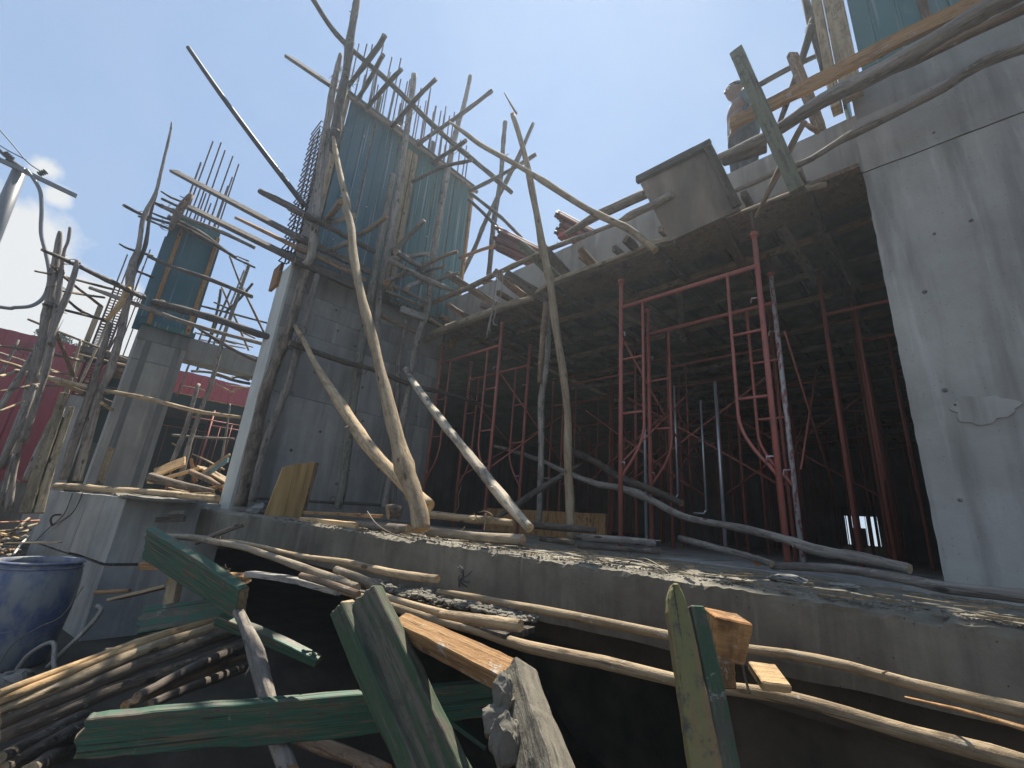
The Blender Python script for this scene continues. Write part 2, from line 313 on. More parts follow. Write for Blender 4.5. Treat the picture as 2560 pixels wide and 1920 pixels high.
def pole(name, label, cat, group, mat, pts, parent=None, seed=None):
    P = [tuple(p) for p in pts]; seed = hash_(label) if seed is None else seed; rnd = random.Random(seed)
    L = sum((Vector(P[i + 1][:3]) - Vector(P[i][:3])).length for i in range(len(P) - 1))
    n = max(2, int(L / .09 / (len(P) - 1))); n = min(n, 26)
    S = catmull(P, n); r0 = sum(p[3] for p in P) / len(P)
    straight = mat in ('darkpipe', 'redrod', 'white', 'galv')
    if not straight:
        ph = [rnd.uniform(0, 6.3) for _ in range(6)]; knots = [rnd.random() for _ in range(max(1, int(L / .5)))]
        for i, s in enumerate(S):
            t_ = i / (len(S) - 1); e = math.sin(math.pi * t_) * r0 * .22
            s[0] += e * math.sin(t_ * L * 3.1 + ph[0]); s[1] += e * math.sin(t_ * L * 2.7 + ph[1]); s[2] += e * .7 * math.sin(t_ * L * 3.5 + ph[2])
            s[3] *= .86 + .05 * math.sin(t_ * L * 9 + ph[3]) + sum(.09 * math.exp(-((t_ - k) * L / .035) ** 2) for k in knots)
    A = Vector(S[0][:3]); B = Vector(S[-1][:3]); q = (B - A).to_track_quat('Z', 'Y'); qi = q.inverted()
    loc = [tuple(qi @ (Vector(s[:3]) - A)) + (max(.003, s[3]),) for s in S]
    bm = bmesh.new(); tube_bm(bm, loc, 9 if r0 < .03 else 11, 0. if straight else .16, seed % 97, True, 1)
    if not straight and L > .5:      # broken side twigs and nail-like stubs
        for _ in range(rnd.randint(0, 2)):
            i = rnd.randrange(1, len(loc) - 1); a_ = rnd.uniform(0, 6.3); r = loc[i][3]; dr = Vector((math.cos(a_), math.sin(a_), rnd.uniform(-.3, .9)))
            b0 = Vector(loc[i][:3]) + dr * r * .6; tube_bm(bm, [(*b0, r * .22), (*(b0 + dr * r * rnd.uniform(.8, 1.6)), r * .12)], 5)
    cm = CAPS.get(mat, mat)
    o = obj(name, bm, [mat, cm], parent, smooth=True)
    for f in o.data.polygons:
        if f.material_index == 1: f.use_smooth = False
    o.location = A; o.rotation_mode = 'QUATERNION'; o.rotation_quaternion = q
    if parent is None: tag(o, label, cat, group)
    return o
def hash_(s):
    h = 7
    for c_ in s: h = (h * 31 + ord(c_)) % 1000003
    return h
def board(name, label, cat, group, mat, pts, nrm, th, parent=None):
    rnd = random.Random(hash_(label)); P = catmull([tuple(p) for p in pts], 7) if len(pts) > 1 else pts
    A = Vector(P[0][:3]); B = Vector(P[-1][:3]); ax = (B - A).normalized()
    n = {'x': Vector((1, 0, 0)), 'y': Vector((0, -1, 0)), 'z': Vector((0, 0, 1)), 'c': Vector((.68, -.67, -.3))}[nrm]
    n = (n - ax * n.dot(ax)).normalized(); wd = n.cross(ax).normalized()
    R = Matrix((wd, n, ax)).transposed(); q = R.to_quaternion(); qi = q.inverted()
    bm = bmesh.new(); rings = []; jag = mat in ('green', 'greenmoss', 'yellowgreen', 'mortarwood', 'pale', 'paleg') and P[0][3] > .05
    m_ = len(P); nc = 10 if jag else 4; U = [-1 + 2 * k / (nc - 1) for k in range(nc)]
    ends = {0: [rnd.uniform(-.5, .5) * P[0][3] * (.30 if jag else .04) * (1.6 if jag and rnd.random() < .25 else .8) for _ in U], m_ - 1: [rnd.uniform(-.5, .5) * P[-1][3] * .05 for _ in U]}
    for i, s in enumerate(P):
        c_ = qi @ (Vector(s[:3]) - A); w_ = s[3] / 2; ring = []; e0 = rnd.uniform(-1, 1) * min(.003, w_ * .04); e1 = rnd.uniform(-1, 1) * min(.003, w_ * .04)
        for sy in (-1, 1):
            row = []
            for k, sx in enumerate(U):
                z = c_.z + (ends[i][k] * (1 if sy < 0 else .6) if i in ends else 0)
                row.append(bm.verts.new((c_.x + sx * w_ + (e0 if sx < 0 else e1), c_.y + sy * th / 2 + rnd.uniform(-.0012, .0012), z)))
            ring += row if sy < 0 else row[::-1]
        rings.append(ring)
    nr_ = 2 * nc
    for i in range(m_ - 1):
        for k in range(nr_): bm.faces.new((rings[i][k], rings[i][(k + 1) % nr_], rings[i + 1][(k + 1) % nr_], rings[i + 1][k]))
    for r_ in (rings[0][::-1], rings[-1]):
        for k in range(nc - 1): bm.faces.new((r_[k], r_[k + 1], r_[nr_ - 2 - k], r_[nr_ - 1 - k])).material_index = 1
    bmesh.ops.recalc_face_normals(bm, faces=bm.faces[:])
    bmesh.ops.bevel(bm, geom=[e for e in bm.edges if e.calc_face_angle(0) > .9], offset=min(.004, th * .12), segments=1, affect='EDGES')
    o = obj(name, bm, [mat, {'green': 'tan', 'greenmoss': 'tan', 'yellowgreen': 'orange', 'greenwood': 'grey', 'dark': 'brown'}.get(mat, mat)], parent); o.location = A; o.rotation_mode = 'QUATERNION'; o.rotation_quaternion = q
    if parent is None: tag(o, label, cat, group)
    return o
def lay(name, bm, mat, parent=None, smooth=False, kind=None):
    o = obj(name, bm, mat, parent, smooth)
    if kind: o['kind'] = kind
    return o
def wires(name, lines, r, mat, parent=None, label=None, cat=None, sides=5, steps=6):
    bm = bmesh.new()
    for l in lines: tube_bm(bm, [(*p[:3], r) for p in catmull([tuple(q) + (r,) for q in l], steps)], sides)
    o = obj(name, bm, mat, parent, True)
    if label: tag(o, label, cat)
    return o
m = bpy.data.materials.new('haze'); m.use_nodes = True; m.node_tree.nodes.clear(); MT['haze'] = m
_o = m.node_tree.nodes.new('ShaderNodeOutputMaterial'); _v = m.node_tree.nodes.new('ShaderNodeVolumePrincipled'); m.node_tree.links.new(_v.outputs[0], _o.inputs['Volume'])
_v.inputs['Color'].default_value = (.76, .87, 1, 1); _v.inputs['Density'].default_value = .0042; _v.inputs['Anisotropy'].default_value = .55  # bluish scatter added to lift the dark tones like flare veil
RD = random.Random(5)
# ------------------------------------------------------------------ ground
def sstep(a, b, x):
    t_ = max(0, min(1, (x - a) / (b - a))); return t_ * t_ * (3 - 2 * t_)
def gz(x, y):
    z = -1.32 + (-2.25 + 1.32) * sstep(-4.6, -2.9, x) * sstep(16, 13, abs(y))
    return z + .05 * noise.noise(Vector((x * 1.7, y * 1.7, 0)))
bm = bmesh.new(); xs = [-150, -100, -70, -40] + [-24 + i * .45 for i in range(75)] + [20, 60, 100, 150]; ys = [-150, -100, -60, -25] + [-12 + i * .45 for i in range(75)] + [30, 60, 100, 150]
g = [[bm.verts.new((x, y, gz(x, y) if abs(x) < 30 and abs(y) < 25 else -1.32)) for y in ys] for x in xs]
for i in range(len(xs) - 1):
    for j in range(len(ys) - 1): bm.faces.new((g[i][j], g[i + 1][j], g[i + 1][j + 1], g[i][j + 1]))
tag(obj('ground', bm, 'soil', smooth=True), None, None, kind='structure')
# ------------------------------------------------------------------ concrete ledge / floor slab (structure)
def ledge_y(x): return 2.055 + .138 * x if x > -6.4 else 1.17
def floor_z(x): return -.178 - .0139 * x
def ledge_bottom(x): return floor_z(x) - (.29 - .03 * sstep(-2, .3, x))
bm = bmesh.new(); cols = []; nseg = 420; x0_, x1_ = -6.3, 3.4
for i in range(nseg + 1):
    x = x0_ + (x1_ - x0_) * i / nseg; y = ledge_y(x); z = floor_z(x); e = .022 * noise.noise(Vector((x * 3, 0, 0))) + .026 * noise.noise(Vector((x * 13, 1, 0))) + .02 * noise.noise(Vector((x * 40, 1, 0)))
    ch = max(0, noise.noise(Vector((x * 1.3, 7, 0))) - .2) * .05
    pr = [(y + .01, ledge_bottom(x) + .008 * noise.noise(Vector((x * 5, 3, 0))))]
    for k in range(1, 6): zz = pr[0][1] + (z - .03 - pr[0][1]) * k / 5; pr.append((y + .006 * noise.noise(Vector((x * 2, zz * 6, 0))), zz))
    pr.append((y - .004 + abs(e), z - .012 + e * .5 - ch)); pr.append((y + .03 + abs(e) * 2, z + .004 + .010 * noise.noise(Vector((x * 23, 5, 0))) - ch * .4))
    for dy in (.07, .11, .16, .22, .28, .36, .45, .55, .66, .8, 1., 1.3, 1.7, 2.3):
        pr.append((y + dy, z + .011 * noise.noise(Vector((x * 9, dy * 14, 2))) + .008 * noise.noise(Vector((x * 30, dy * 40, 2)))))
    cols.append([bm.verts.new((x, a_, b_)) for a_, b_ in pr])
for i in range(nseg):
    for k in range(len(cols[0]) - 1):
        f = bm.faces.new((cols[i][k], cols[i + 1][k], cols[i + 1][k + 1], cols[i][k + 1])); f.material_index = 0 if k < 6 else 1
for c_ in (cols[0][::-1],): 
    bt = bm.verts.new((c_[0].co.x, c_[0].co.y, ledge_bottom(x0_))); bm.faces.new(list(c_) + [bt]) if False else bm.faces.new(c_ + [bm.verts.new((x0_, c_[0].co.y, ledge_bottom(x0_)))])
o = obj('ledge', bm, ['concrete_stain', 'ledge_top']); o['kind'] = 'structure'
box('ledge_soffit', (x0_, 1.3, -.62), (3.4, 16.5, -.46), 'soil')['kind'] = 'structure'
bpy.data.objects['ledge_soffit'].location = (0, .95, 0)
o = box('interior_floor', (-6.2, 3.2, -.35), (3.4, 16.8, -.155), 'concrete'); o['kind'] = 'structure'
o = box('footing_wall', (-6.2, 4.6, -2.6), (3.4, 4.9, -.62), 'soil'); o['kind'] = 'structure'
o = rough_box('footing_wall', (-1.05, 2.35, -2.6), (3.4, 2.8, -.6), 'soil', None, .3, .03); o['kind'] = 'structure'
# rubble + fines on the ledge edge (uncountable) and on the lower walkway
def rubble(name, label, cat, n, fn, mat, rr=(.004, .016)):
    bm = bmesh.new(); rnd = random.Random(n)
    for _ in range(n):
        x, y, z = fn(rnd); r = rnd.uniform(*rr) * rnd.uniform(.5, 1.2)
        m = bmesh.ops.create_icosphere(bm, subdivisions=1, radius=r)
        s = Vector((rnd.uniform(.6, 1.5), rnd.uniform(.6, 1.4), rnd.uniform(.4, .9)))
        for v in m['verts']: v.co = Vector((v.co.x * s.x, v.co.y * s.y, v.co.z * s.z)) * rnd.uniform(.75, 1.25) + Vector((x, y, z))
    o = obj(name, bm, mat); tag(o, label, cat, kind='stuff'); return o
def f1(r):
    x = r.uniform(-4.2, .6); y = ledge_y(x) + abs(r.gauss(0, .14)) + .01; return x, y, floor_z(x) + .003
rubble('gravel', 'loose mortar crumbs and gravel along front edge of ledge', 'gravel', 2400, f1, 'mortar', (.002, .008))
def f2(r):
    x = r.uniform(-3.0, -1.5); y = ledge_y(x) - r.uniform(.03, .2); return x, y, -.432 + .02 * r.random() + .02 * noise.noise(Vector((x * 6, y * 6, 0)))
rubble('rubble', 'grey mortar rubble on low boards under ledge face', 'rubble', 1500, f2, 'mortar', (.006, .02))
for nm, lb, lo, sc_, mt in (('rock', 'flat dark stone lying near right column foot', (-.62, 2.52, -.15), (.07, .05, .02), 'concrete_dark'), ('rock', 'small thin stone chip behind the sunlit ledge edge', (-.42, 2.6, -.155), (.06, .03, .012), 'concrete'),
                            ('rock', 'tiny white pebble on pole near ledge face', (-.58, 1.66, -.345), (.012, .010, .008), 'white'), ('rock', 'big pale mortar lump beside blue barrel', (-4.55, .18, -1.27), (.24, .14, .10), 'mortar'),
                            ('rock', 'dark rubble heap at foot of tall grey wall', (-4.95, 1.55, -.08), (.16, .12, .08), 'concrete_dark'), ('rock', 'low pale slab fragment at left border under barrel', (-4.35, -.12, -1.30), (.3, .22, .06), 'mortar')):
    bm = bmesh.new(); bmesh.ops.create_icosphere(bm, subdivisions=4, radius=1.)
    for v in bm.verts:
        d = noise.noise_vector(v.co * 1.6 + Vector((lo[0] * 9, 0, 0))); v.co += d * .45 + noise.noise_vector(v.co * 7) * .09
        v.co = Vector((v.co.x * sc_[0], v.co.y * sc_[1], v.co.z * sc_[2]))
    o = obj(nm, bm, mt); o.location = lo; tag(o, lb, 'rock')
# walkway boards under the ledge face holding rubble
wk = thing('board_walkway', 'low rough board walkway with rubble below ledge face', 'walkway', (-2.2, 1.55, -.455))
for i in range(3):
    bm = bmesh.new(); bx(bm, -.85 + .1 * i, .75, -.14 + i * .075, -.07 + i * .075, -.012, .012, .005)
    o = obj('board', bm, 'dark', wk); o.rotation_euler.z = .12
# ------------------------------------------------------------------ tall middle wall (courses of board marked concrete)
def coursed_wall(root, x, y0, y1, levels, depth, mat, gap=.005, end_mat=None, seed=1):
    rnd = random.Random(seed)
    for i in range(len(levels) - 1):
        z0, z1 = levels[i], levels[i + 1]; off = rnd.uniform(-.0025, .0025)
        bm = bmesh.new(); ny = int((y1 - y0) / .12)
        bx(bm, x - .12, x + off, y0, y1, z0 + gap, z1)
        for k in range(1, ny):
            bmesh.ops.bisect_plane(bm, geom=bm.verts[:] + bm.edges[:] + bm.faces[:], plane_co=(0, y0 + (y1 - y0) * k / ny, 0), plane_no=(0, 1, 0))
        for v in bm.verts:
            if v.co.z > z0 + .02: v.co.z += .0015 * noise.noise(Vector((7, v.co.y * 6, v.co.z)))
        obj('concrete_course', bm, mat, root)
    box('core', (x - depth, y0 + .006, levels[0]), (x - .03, y1 - .004, levels[-1]), 'concrete_dark', root)
mw = thing('concrete_wall', 'tall grey concrete fin wall standing on the ledge', 'wall', (-5.55, 2.5, 0))
MWX = -5.55; o = mw
def child_world(f):   # build in world coordinates then parent keeping place
    pass
class Rel:
    """collects children built in world coordinates and parents them to root keeping place"""
    def __init__(s, root): s.root = root; s.before = set(bpy.data.objects)
    def done(s):
        inv = Matrix.Translation(-s.root.location)
        for o in list(bpy.data.objects):
            if o not in s.before and o.parent is None and o is not s.root:
                o.parent = s.root; o.location = o.location - s.root.location
def fix_children(root):
    for c_ in root.children:
        c_.location = c_.location - root.location
coursed_wall(mw, MWX, 1.445, 3.86, [-.14, 1.26, 2.06, 2.36, 2.592, 2.93], .5, 'concrete', seed=3)
bm = bmesh.new()
bx(bm, MWX - .45, MWX - .02, 1.42, 1.444, -.14, 2.93)
for k in range(1, 30): bmesh.ops.bisect_plane(bm, geom=bm.verts[:] + bm.edges[:] + bm.faces[:], plane_co=(0, 0, -.14 + 3.07 * k / 30), plane_no=(0, 0, 1))
for v in bm.verts:
    v.co.x += .008 * noise.noise(Vector((v.co.x * 3, 0, v.co.z * 7)))
obj('end_face', bm, 'concrete_pale', mw)
bm = bmesh.new()   # tie rod holes: short dark sleeves standing proud of the face
for (y, z) in ((2.06, 2.53), (2.12, 2.26), (2.24, 1.87), (1.75, 2.2), (1.72, 1.3), (2.3, 1.35), (2.2, .9), (1.9, .62), (2.6, .62), (2.75, 1.15), (2.1, .35), (2.5, .3), (3.3, 1.94), (3.25, 1.0), (3.1, .55), (3.5, .75), (2.95, 1.9), (1.6, .9), (2.45, 2.13), (1.95, 1.62), (3.5, 1.4), (2.65, 1.6)):
    y += RD.uniform(-.05, .05); tube_bm(bm, [(MWX + .001, y, z, .011), (MWX + .014, y + RD.uniform(-.006, .006), z - .004, .007)], 7); 
    tube_bm(bm, [(MWX + .0015, y, z, .019), (MWX + .005, y, z, .013)], 9)
o = obj('tie_hole', bm, 'concrete_dark', mw); o['kind'] = 'stuff'
fix_children(mw)
o = box('formwork_offcut', (-6.2, 1.38, 2.72), (-5.92, 1.42, 3.05), 'orange'); tag(o, 'brown board scrap sticking out left below formwork', 'board'); 
# formwork box on the wall
FZ0, FZ1 = 2.93, 5.84
def formwork(name, label, loc, build):
    t_ = thing(name, label, 'formwork', loc); build(t_); fix_children(t_); return t_
def b_mid(t_):
    ys = [1.60, 2.02, 2.45, 2.83, 3.2, 3.58, 3.96]
    for i in range(6): box('green_sheet', (-5.50, ys[i] + .012, FZ0 + .02), (-5.475 + .004 * (i % 2), ys[i + 1] - .012, FZ1 - .06), 'greensheet' if i > 1 else 'bluesheet', t_, .002)
    for i in range(6):
        w_ = ys[i + 1] - ys[i]
        for u in ((.33, .67) if w_ > .36 else (.5,)): box('sheet_rib', (-5.478, ys[i] + w_ * u - .009, FZ0 + .05), (-5.464, ys[i] + w_ * u + .009, FZ1 - .1), 'greensheet' if i > 1 else 'bluesheet', t_, .003)
    for i in range(1, 6): box('stud', (-5.53, ys[i] - .035, FZ0), (-5.488, ys[i] + .035, FZ1 - .05), 'brown', t_)
    box('edge_board', (-5.56, 3.965, FZ0 - .3), (-5.44, 4.01, FZ1 + .02), 'orange', t_, .003)
    box('edge_board', (-5.62, 1.545, FZ0 - .05), (-5.46, 1.59, FZ1 + .05), 'tan', t_, .003)
    for yy in (2.62, 2.72): board('batten', 'batten', None, None, 'tan', [(-5.44, yy + .02, FZ1 - .25, .085), (-5.44, yy, FZ0 + .1, .085)], 'x', .05, t_)
    for xx, zz, m_ in ((-5.43, FZ1 - .045, 'dark'), (-5.40, FZ1 - .13, 'paleg')): board('top_waler', 'tw' + m_, None, None, m_, [(xx, 1.5, zz, .055), (xx, 2.8, zz + .02, .055), (xx, 4.05, zz, .055)], 'x', .05, t_)
    box('bottom_waler', (-5.54, 1.5, FZ0 - .02), (-5.42, 4.0, FZ0 + .06), 'dark', t_, .004)
    box('back_sheet', (-6.35, 1.6, FZ0), (-6.32, 4.0, FZ1), 'greysheet', t_)
    box('inner_concrete', (-6.3, 1.62, FZ0 + .01), (-5.54, 3.95, FZ1 - .5), 'concrete_dark', t_)
    bm = bmesh.new()   # bright nail holes / wall ties
    for (y, z) in ((1.78, 4.15), (1.9, 5.3), (2.15, 4.2), (2.5, 4.25), (2.1, 3.7), (1.8, 3.45), (2.55, 3.6), (3.3, 3.2), (3.2, 4.3)): tube_bm(bm, [(-5.476, y, z, .011), (-5.455, y, z, .009)], 6)
    o = obj('tie_head', bm, 'white', t_); o['kind'] = 'stuff'
formwork('wall_formwork', 'tall blue green sheet formwork box on top of fin wall', (-5.5, 1.6, FZ0), b_mid)
def rebar_set(name, label, loc, bars, r, stirrups=(), mat='rust', scat='rebar cage', srad=None):
    t_ = thing(name, label, scat, loc)
    for (x, y, z0, z1, dx, dy) in bars:
        bm = bmesh.new(); tube_bm(bm, [(x, y, z0, r), (x + dx * .5, y + dy * .4, (z0 + z1) / 2, r), (x + dx, y + dy, z1, r)], 6); obj('rebar', bm, mat, t_)
    for (x0, x1, y0, y1, z) in stirrups:
        bm = bmesh.new(); e = .006; P_ = [(x0, y0, z), (x1, y0, z), (x1, y1, z), (x0, y1, z), (x0, y0, z)]
        tube_bm(bm, [(*q, srad or r * .7) for q in P_], 5); obj('stirrup', bm, mat, t_)
    fix_children(t_); return t_
rnd = random.Random(11); bars = []
for k in range(22):
    y = 1.70 + k * .107 + rnd.uniform(-.03, .03); bars.append((-5.66, y, FZ1 - .4, 7.05 + rnd.uniform(-.32, .38), rnd.uniform(-.04, .04), rnd.uniform(-.05, .03)))
    if k % 5 != 2: bars.append((-6.2, y + rnd.uniform(-.05, .05), FZ1 - .4, 7.35 + rnd.uniform(-.3, .5), rnd.uniform(-.04, .04), rnd.uniform(-.05, .03)))
rebar_set('rebar_cage', 'row of bare rebars rising above tall formwork', (-5.9, 2.8, FZ1), bars, .0115)
for i, (y, h_) in enumerate(((1.98, .38), (2.38, .32), (3.02, .3), (2.75, .12))): 
    o = box('board_offcut', (-5.5, y, FZ1 - .05), (-5.47, y + .055, FZ1 + h_), ('greenwood', 'dark', 'dark', 'orange')[i]); tag(o, ('greenish board stub above formwork left part', 'dark board stub between rebars near big standard', 'dark board stub above formwork right part', 'orange block on formwork top beside standard')[i], 'board')
# stirrup ladder hanging at the left end of the formwork
bars = [(-5.72, 1.46, 3.05, 5.35, .0, -.05), (-5.86, 1.45, 3.05, 5.3, .0, -.05), (-6.0, 1.44, 3.1, 5.2, .0, -.05)]
st = [(-6.04, -5.68, 1.40 - .02 * k / 24 - .03, 1.47 - .02 * k / 24, 3.12 + k * .094) for k in range(24)]
rebar_set('rebar_cage', 'chain like rebar ladder at left end of tall formwork', (-5.86, 1.45, 3.05), bars, .011, st, srad=.0085)
# ------------------------------------------------------------------ left column, lintel, formwork
lc = thing('concrete_column', 'slim grey concrete column with vertical strips at left', 'column', (-9, .73, 0))
box('shaft', (-9.6, .395, -.9), (-9, 1.05, 2.62), 'concrete', lc, .006)
for y0, y1 in ((.50, .585), (.90, .985)): box('recess_strip', (-9.002, y0, -.6), (-8.994, y1, 2.55), 'concrete_dark', lc)
bm = bmesh.new(); bx(bm, -8.993, -8.988, .505, .58, .1, .62, .0); obj('timber_strip', bm, 'tan', lc)
box('capital', (-9.02, .385, 2.36), (-8.988, 1.06, 2.64), 'concrete_dark', lc, .005)
for z in (2.05, 2.07): pass
box('lift_joint', (-9.0, .395, 2.02), (-8.9935, 1.05, 2.032), 'concrete_dark', lc)
fix_children(lc)
o = rough_box('concrete_lintel', (-9.5, 1.052, 2.26), (-9.12, 5.2, 2.64), 'concrete', None, .15, .006); tag(o, 'grey concrete lintel between left column and tall wall', 'lintel')
def b_left(t_):
    box('sheet', (-8.99, .47, 2.66), (-8.965, .985, 4.5), 'bluesheet', t_, .002)
    box('sheet', (-8.99, .30, 2.72), (-8.97, .455, 4.55), 'bluesheet', t_, .002)
    box('side_sheet', (-9.6, 1.03, 2.66), (-8.97, 1.06, 4.4), 'bluesheet', t_)
    box('back_sheet', (-9.62, .30, 2.66), (-9.6, 1.06, 4.5), 'bluesheet', t_)
    box('cap_sheet', (-9.0, .38, 4.46), (-8.95, 1.0, 4.68), 'greensheet', t_)
    for y in (.46, .985): board('batten', 'lb%f' % y, None, None, 'orange', [(-8.935, y, 4.55, .06), (-8.935, y, 2.62, .06)], 'x', .04, t_)
    box('bottom_trim', (-9.0, .36, 2.60), (-8.93, 1.1, 2.68), 'greensheet', t_)
    pole('clamp_pole', 'clampA', None, None, 'grey', [(-8.86, .22, 4.52, .032), (-8.84, .7, 4.46, .035), (-8.8, 1.15, 4.3, .034)], t_)
    pole('clamp_pole', 'clampB', None, None, 'dark', [(-8.80, .28, 4.42, .04), (-8.80, .8, 4.36, .04), (-8.7, 1.3, 4.2, .036)], t_)
formwork('column_formwork', 'blue green formwork box on top of left column', (-9, .7, 2.6), b_left)
rnd = random.Random(4); bars = []
for k, (y, z) in enumerate(((.40, 5.95), (.42, 6.15), (.455, 6.5), (.52, 5.75), (.58, 6.55), (.64, 5.6), (.68, 6.45), (.74, 5.45), (.80, 6.4), (.84, 5.5), (.88, 5.75), (.93, 6.2), (.95, 6.3))):
    bars.append((-9.1 - .35 * (k % 2), y, 4.2, z, rnd.uniform(-.02, .02), rnd.uniform(0, .03)))
rebar_set('rebar_cage', 'bare rebars sprouting from left green formwork', (-9.2, .7, 4.3), bars, .013, [(-9.5, -9.05, .42, .95, 4.56), (-9.5, -9.05, .42, .95, 4.60)])
# third column with stirrup cage
c3 = thing('concrete_column', 'far left short grey column under stirrup cage', 'column', (-12, .1, 0))
box('shaft', (-12.5, -.14, -1.0), (-12, .26, 1.72), 'concrete_smooth', c3, .006)
box('side_board', (-12.2, -.24, 1.2), (-11.96, -.15, 3.6), 'tan', c3); fix_children(c3)
bars = [(-12.05, y, 1.5, z, 0, 0) for y, z in ((-.1, 4.9), (-.02, 4.6), (.06, 4.75), (.14, 4.7), (.22, 5.2))] + [(-12.4, y, 1.5, z, 0, 0) for y, z in ((-.1, 4.4), (.22, 4.9))]
rebar_set('rebar_cage', 'dense stirrup cage above far left column', (-12.2, .1, 1.7), bars, .013, [(-12.42, -12.02, -.11, .16, 1.75 + k * .062) for k in range(40)], srad=.011)
bars = [(-12.6, .32 + .1 * k, 2.6, 4.25 - .1 * (k % 3), 0, .01) for k in range(6)]
rebar_set('rebar_cage', 'thin starter bars left of blue green formwork', (-12.6, .6, 2.6), bars, .012)
o = box('plank_deck', (-12.6, -.25, 2.55), (-11.8, .95, 2.66), 'greyplank'); tag(o, 'small plank deck behind stirrup cage', 'deck')
o = box('plank_deck', (-11.7, .2, 2.15), (-10.9, .75, 2.22), 'brown'); tag(o, 'brown plank deck left of column head', 'deck')
o = box('stored_panel', (-12.45, .28, .2), (-12.4, .9, 2.45), 'dark_green_tarp'); tag(o, 'dark green panel standing between the two left columns', 'panel')
o = box('stored_panel', (-12.35, .27, -.3), (-12.3, .62, .9), 'green'); tag(o, 'low green panel between the two left columns', 'panel')
# far deck seen under lintel
fd = thing('far_deck', 'far plank deck with green fascia under lintel', 'deck', (-12.5, 3, 2))
box('slab', (-22, .95, 2.04), (-12.5, 12, 2.2), 'concrete_dark', fd); box('fascia', (-12.49, .95, 1.90), (-12.44, 9, 2.25), 'dark_green_tarp', fd); box('back_wall', (-22, .95, -.3), (-21.8, 12, 2.04), 'concrete_dark', fd)
box('back_panel', (-15.3, 1.0, -.3), (-15.2, 9, 2.03), 'dark_green_tarp', fd)
for k in range(7): box('top_plank', (-12.9 + .03 * k, 1.0 + k * .55, 2.22 + .02 * (k % 2)), (-12.4, 1.45 + k * .55, 2.25 + .02 * (k % 2)), 'orange', fd)
fix_children(fd)
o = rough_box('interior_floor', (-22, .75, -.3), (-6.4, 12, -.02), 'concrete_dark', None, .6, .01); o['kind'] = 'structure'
# ------------------------------------------------------------------ concrete footing block (left foreground)
fb_ = thing('concrete_block', 'massive grey concrete footing block left of ledge', 'block', (-7, .5, -.7))
def quadblock(name, mat, x0, x1, z0, z1, out=0.):
    bm = bmesh.new(); f = lambda x: .592 + (.61 - .09) / 2.6 * (x + 5.9) * 1.0
    n = 14
    for (xa, xb) in ((x0, x1),):
        A = []
        for i in range(n + 1):
            x = xa + (xb - xa) * i / n; row = []
            for k in range(n + 1):
                z = z0 + (z1 - z0) * k / n; row.append(bm.verts.new((x, f(x) - out + .010 * noise.noise(Vector((x * 2, z * 2, 0))) + .004 * noise.noise(Vector((x * 9, z * 9, 0))), z + (.008 * noise.noise(Vector((x * 8, 3, 0))) if k in (0, n) else 0))))
            A.append(row)
        for i in range(n):
            for k in range(n): bm.faces.new((A[i][k], A[i + 1][k], A[i + 1][k + 1], A[i][k + 1]))
        ex = bmesh.ops.extrude_face_region(bm, geom=bm.faces[:]); 
        for v in [e for e in ex['geom'] if isinstance(e, bmesh.types.BMVert)]: v.co.y += .9
        bmesh.ops.recalc_face_normals(bm, faces=bm.faces[:])
    obj(name, bm, mat, fb_)
quadblock('front_face', 'block_concrete', -8.6, -7.02, -.68, -.055); quadblock('front_face', 'block_concrete', -7.0, -5.9, -.66, -.052)
quadblock('lower_face', 'block_concrete', -8.6, -6.75, -1.5, -.70, -.012); quadblock('lower_face', 'block_concrete', -6.73, -5.92, -1.5, -.69, -.008)
rough_box('return_wall', (-6.9, .66, -1.5), (-5.93, 1.5, -.06), 'concrete_stain', fb_, .1, .008)
fix_children(fb_)
o = rough_box('mortar_crust', (-7.0, .55, -.06), (-5.5, 1.2, -.035), 'mortar', None, .05, .02, 4); tag(o, 'crumbly sunlit mortar crust on top of block', 'mortar')
# ------------------------------------------------------------------ beam, slab, right column
o = rough_box('concrete_beam', (-5.54, 3.8, 2.84), (-.06, 4.08, 3.40), 'concrete_smooth', None, .12, .006); tag(o, 'long grey concrete edge beam under open sky', 'beam')
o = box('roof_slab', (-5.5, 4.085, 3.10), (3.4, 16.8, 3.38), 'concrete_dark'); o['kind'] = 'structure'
rc = thing('concrete_column', 'wide pale grey column filling the right side', 'column', (1, 3.75, 1))
def panel(name, x0, x1, z0, z1, mat, off=0, ex=.12):
    bm = bmesh.new(); n, m_ = max(2, int((x1 - x0) / .07)), max(2, int((z1 - z0) / .07)); A = []
    for i in range(n + 1):
        A.append([bm.verts.new((x0 + (x1 - x0) * i / n + (.006 * noise.noise(Vector((z0 + k * .07, 2, 0)) * 9) + .004 * noise.noise(Vector((k * .9, 2, 0))) if i == 0 else 0), 3.75 - off + .004 * noise.noise(Vector((x0 + i * .07, z0 + k * .07, 0)) * 2.5), z0 + (z1 - z0) * k / m_ + (.004 * noise.noise(Vector((i * .35, 1, 0))) if k in (0, m_) else 0))) for k in range(m_ + 1)])
    for i in range(n):
        for k in range(m_): bm.faces.new((A[i][k], A[i + 1][k], A[i + 1][k + 1], A[i][k + 1]))
    e = bmesh.ops.extrude_face_region(bm, geom=bm.faces[:])
    for v in [q for q in e['geom'] if isinstance(q, bmesh.types.BMVert)]: v.co.y += ex
    bmesh.ops.recalc_face_normals(bm, faces=bm.faces[:]); obj(name, bm, mat, rc)
panel('lower_lift', -.118, 3.4, -.2, 2.785, 'concrete_smooth'); panel('upper_lift', -.114, 3.4, 2.793, 3.30, 'concrete_smooth', .006); panel('head_lift', -.095, 3.4, 3.305, 3.74, 'concrete', -.012)
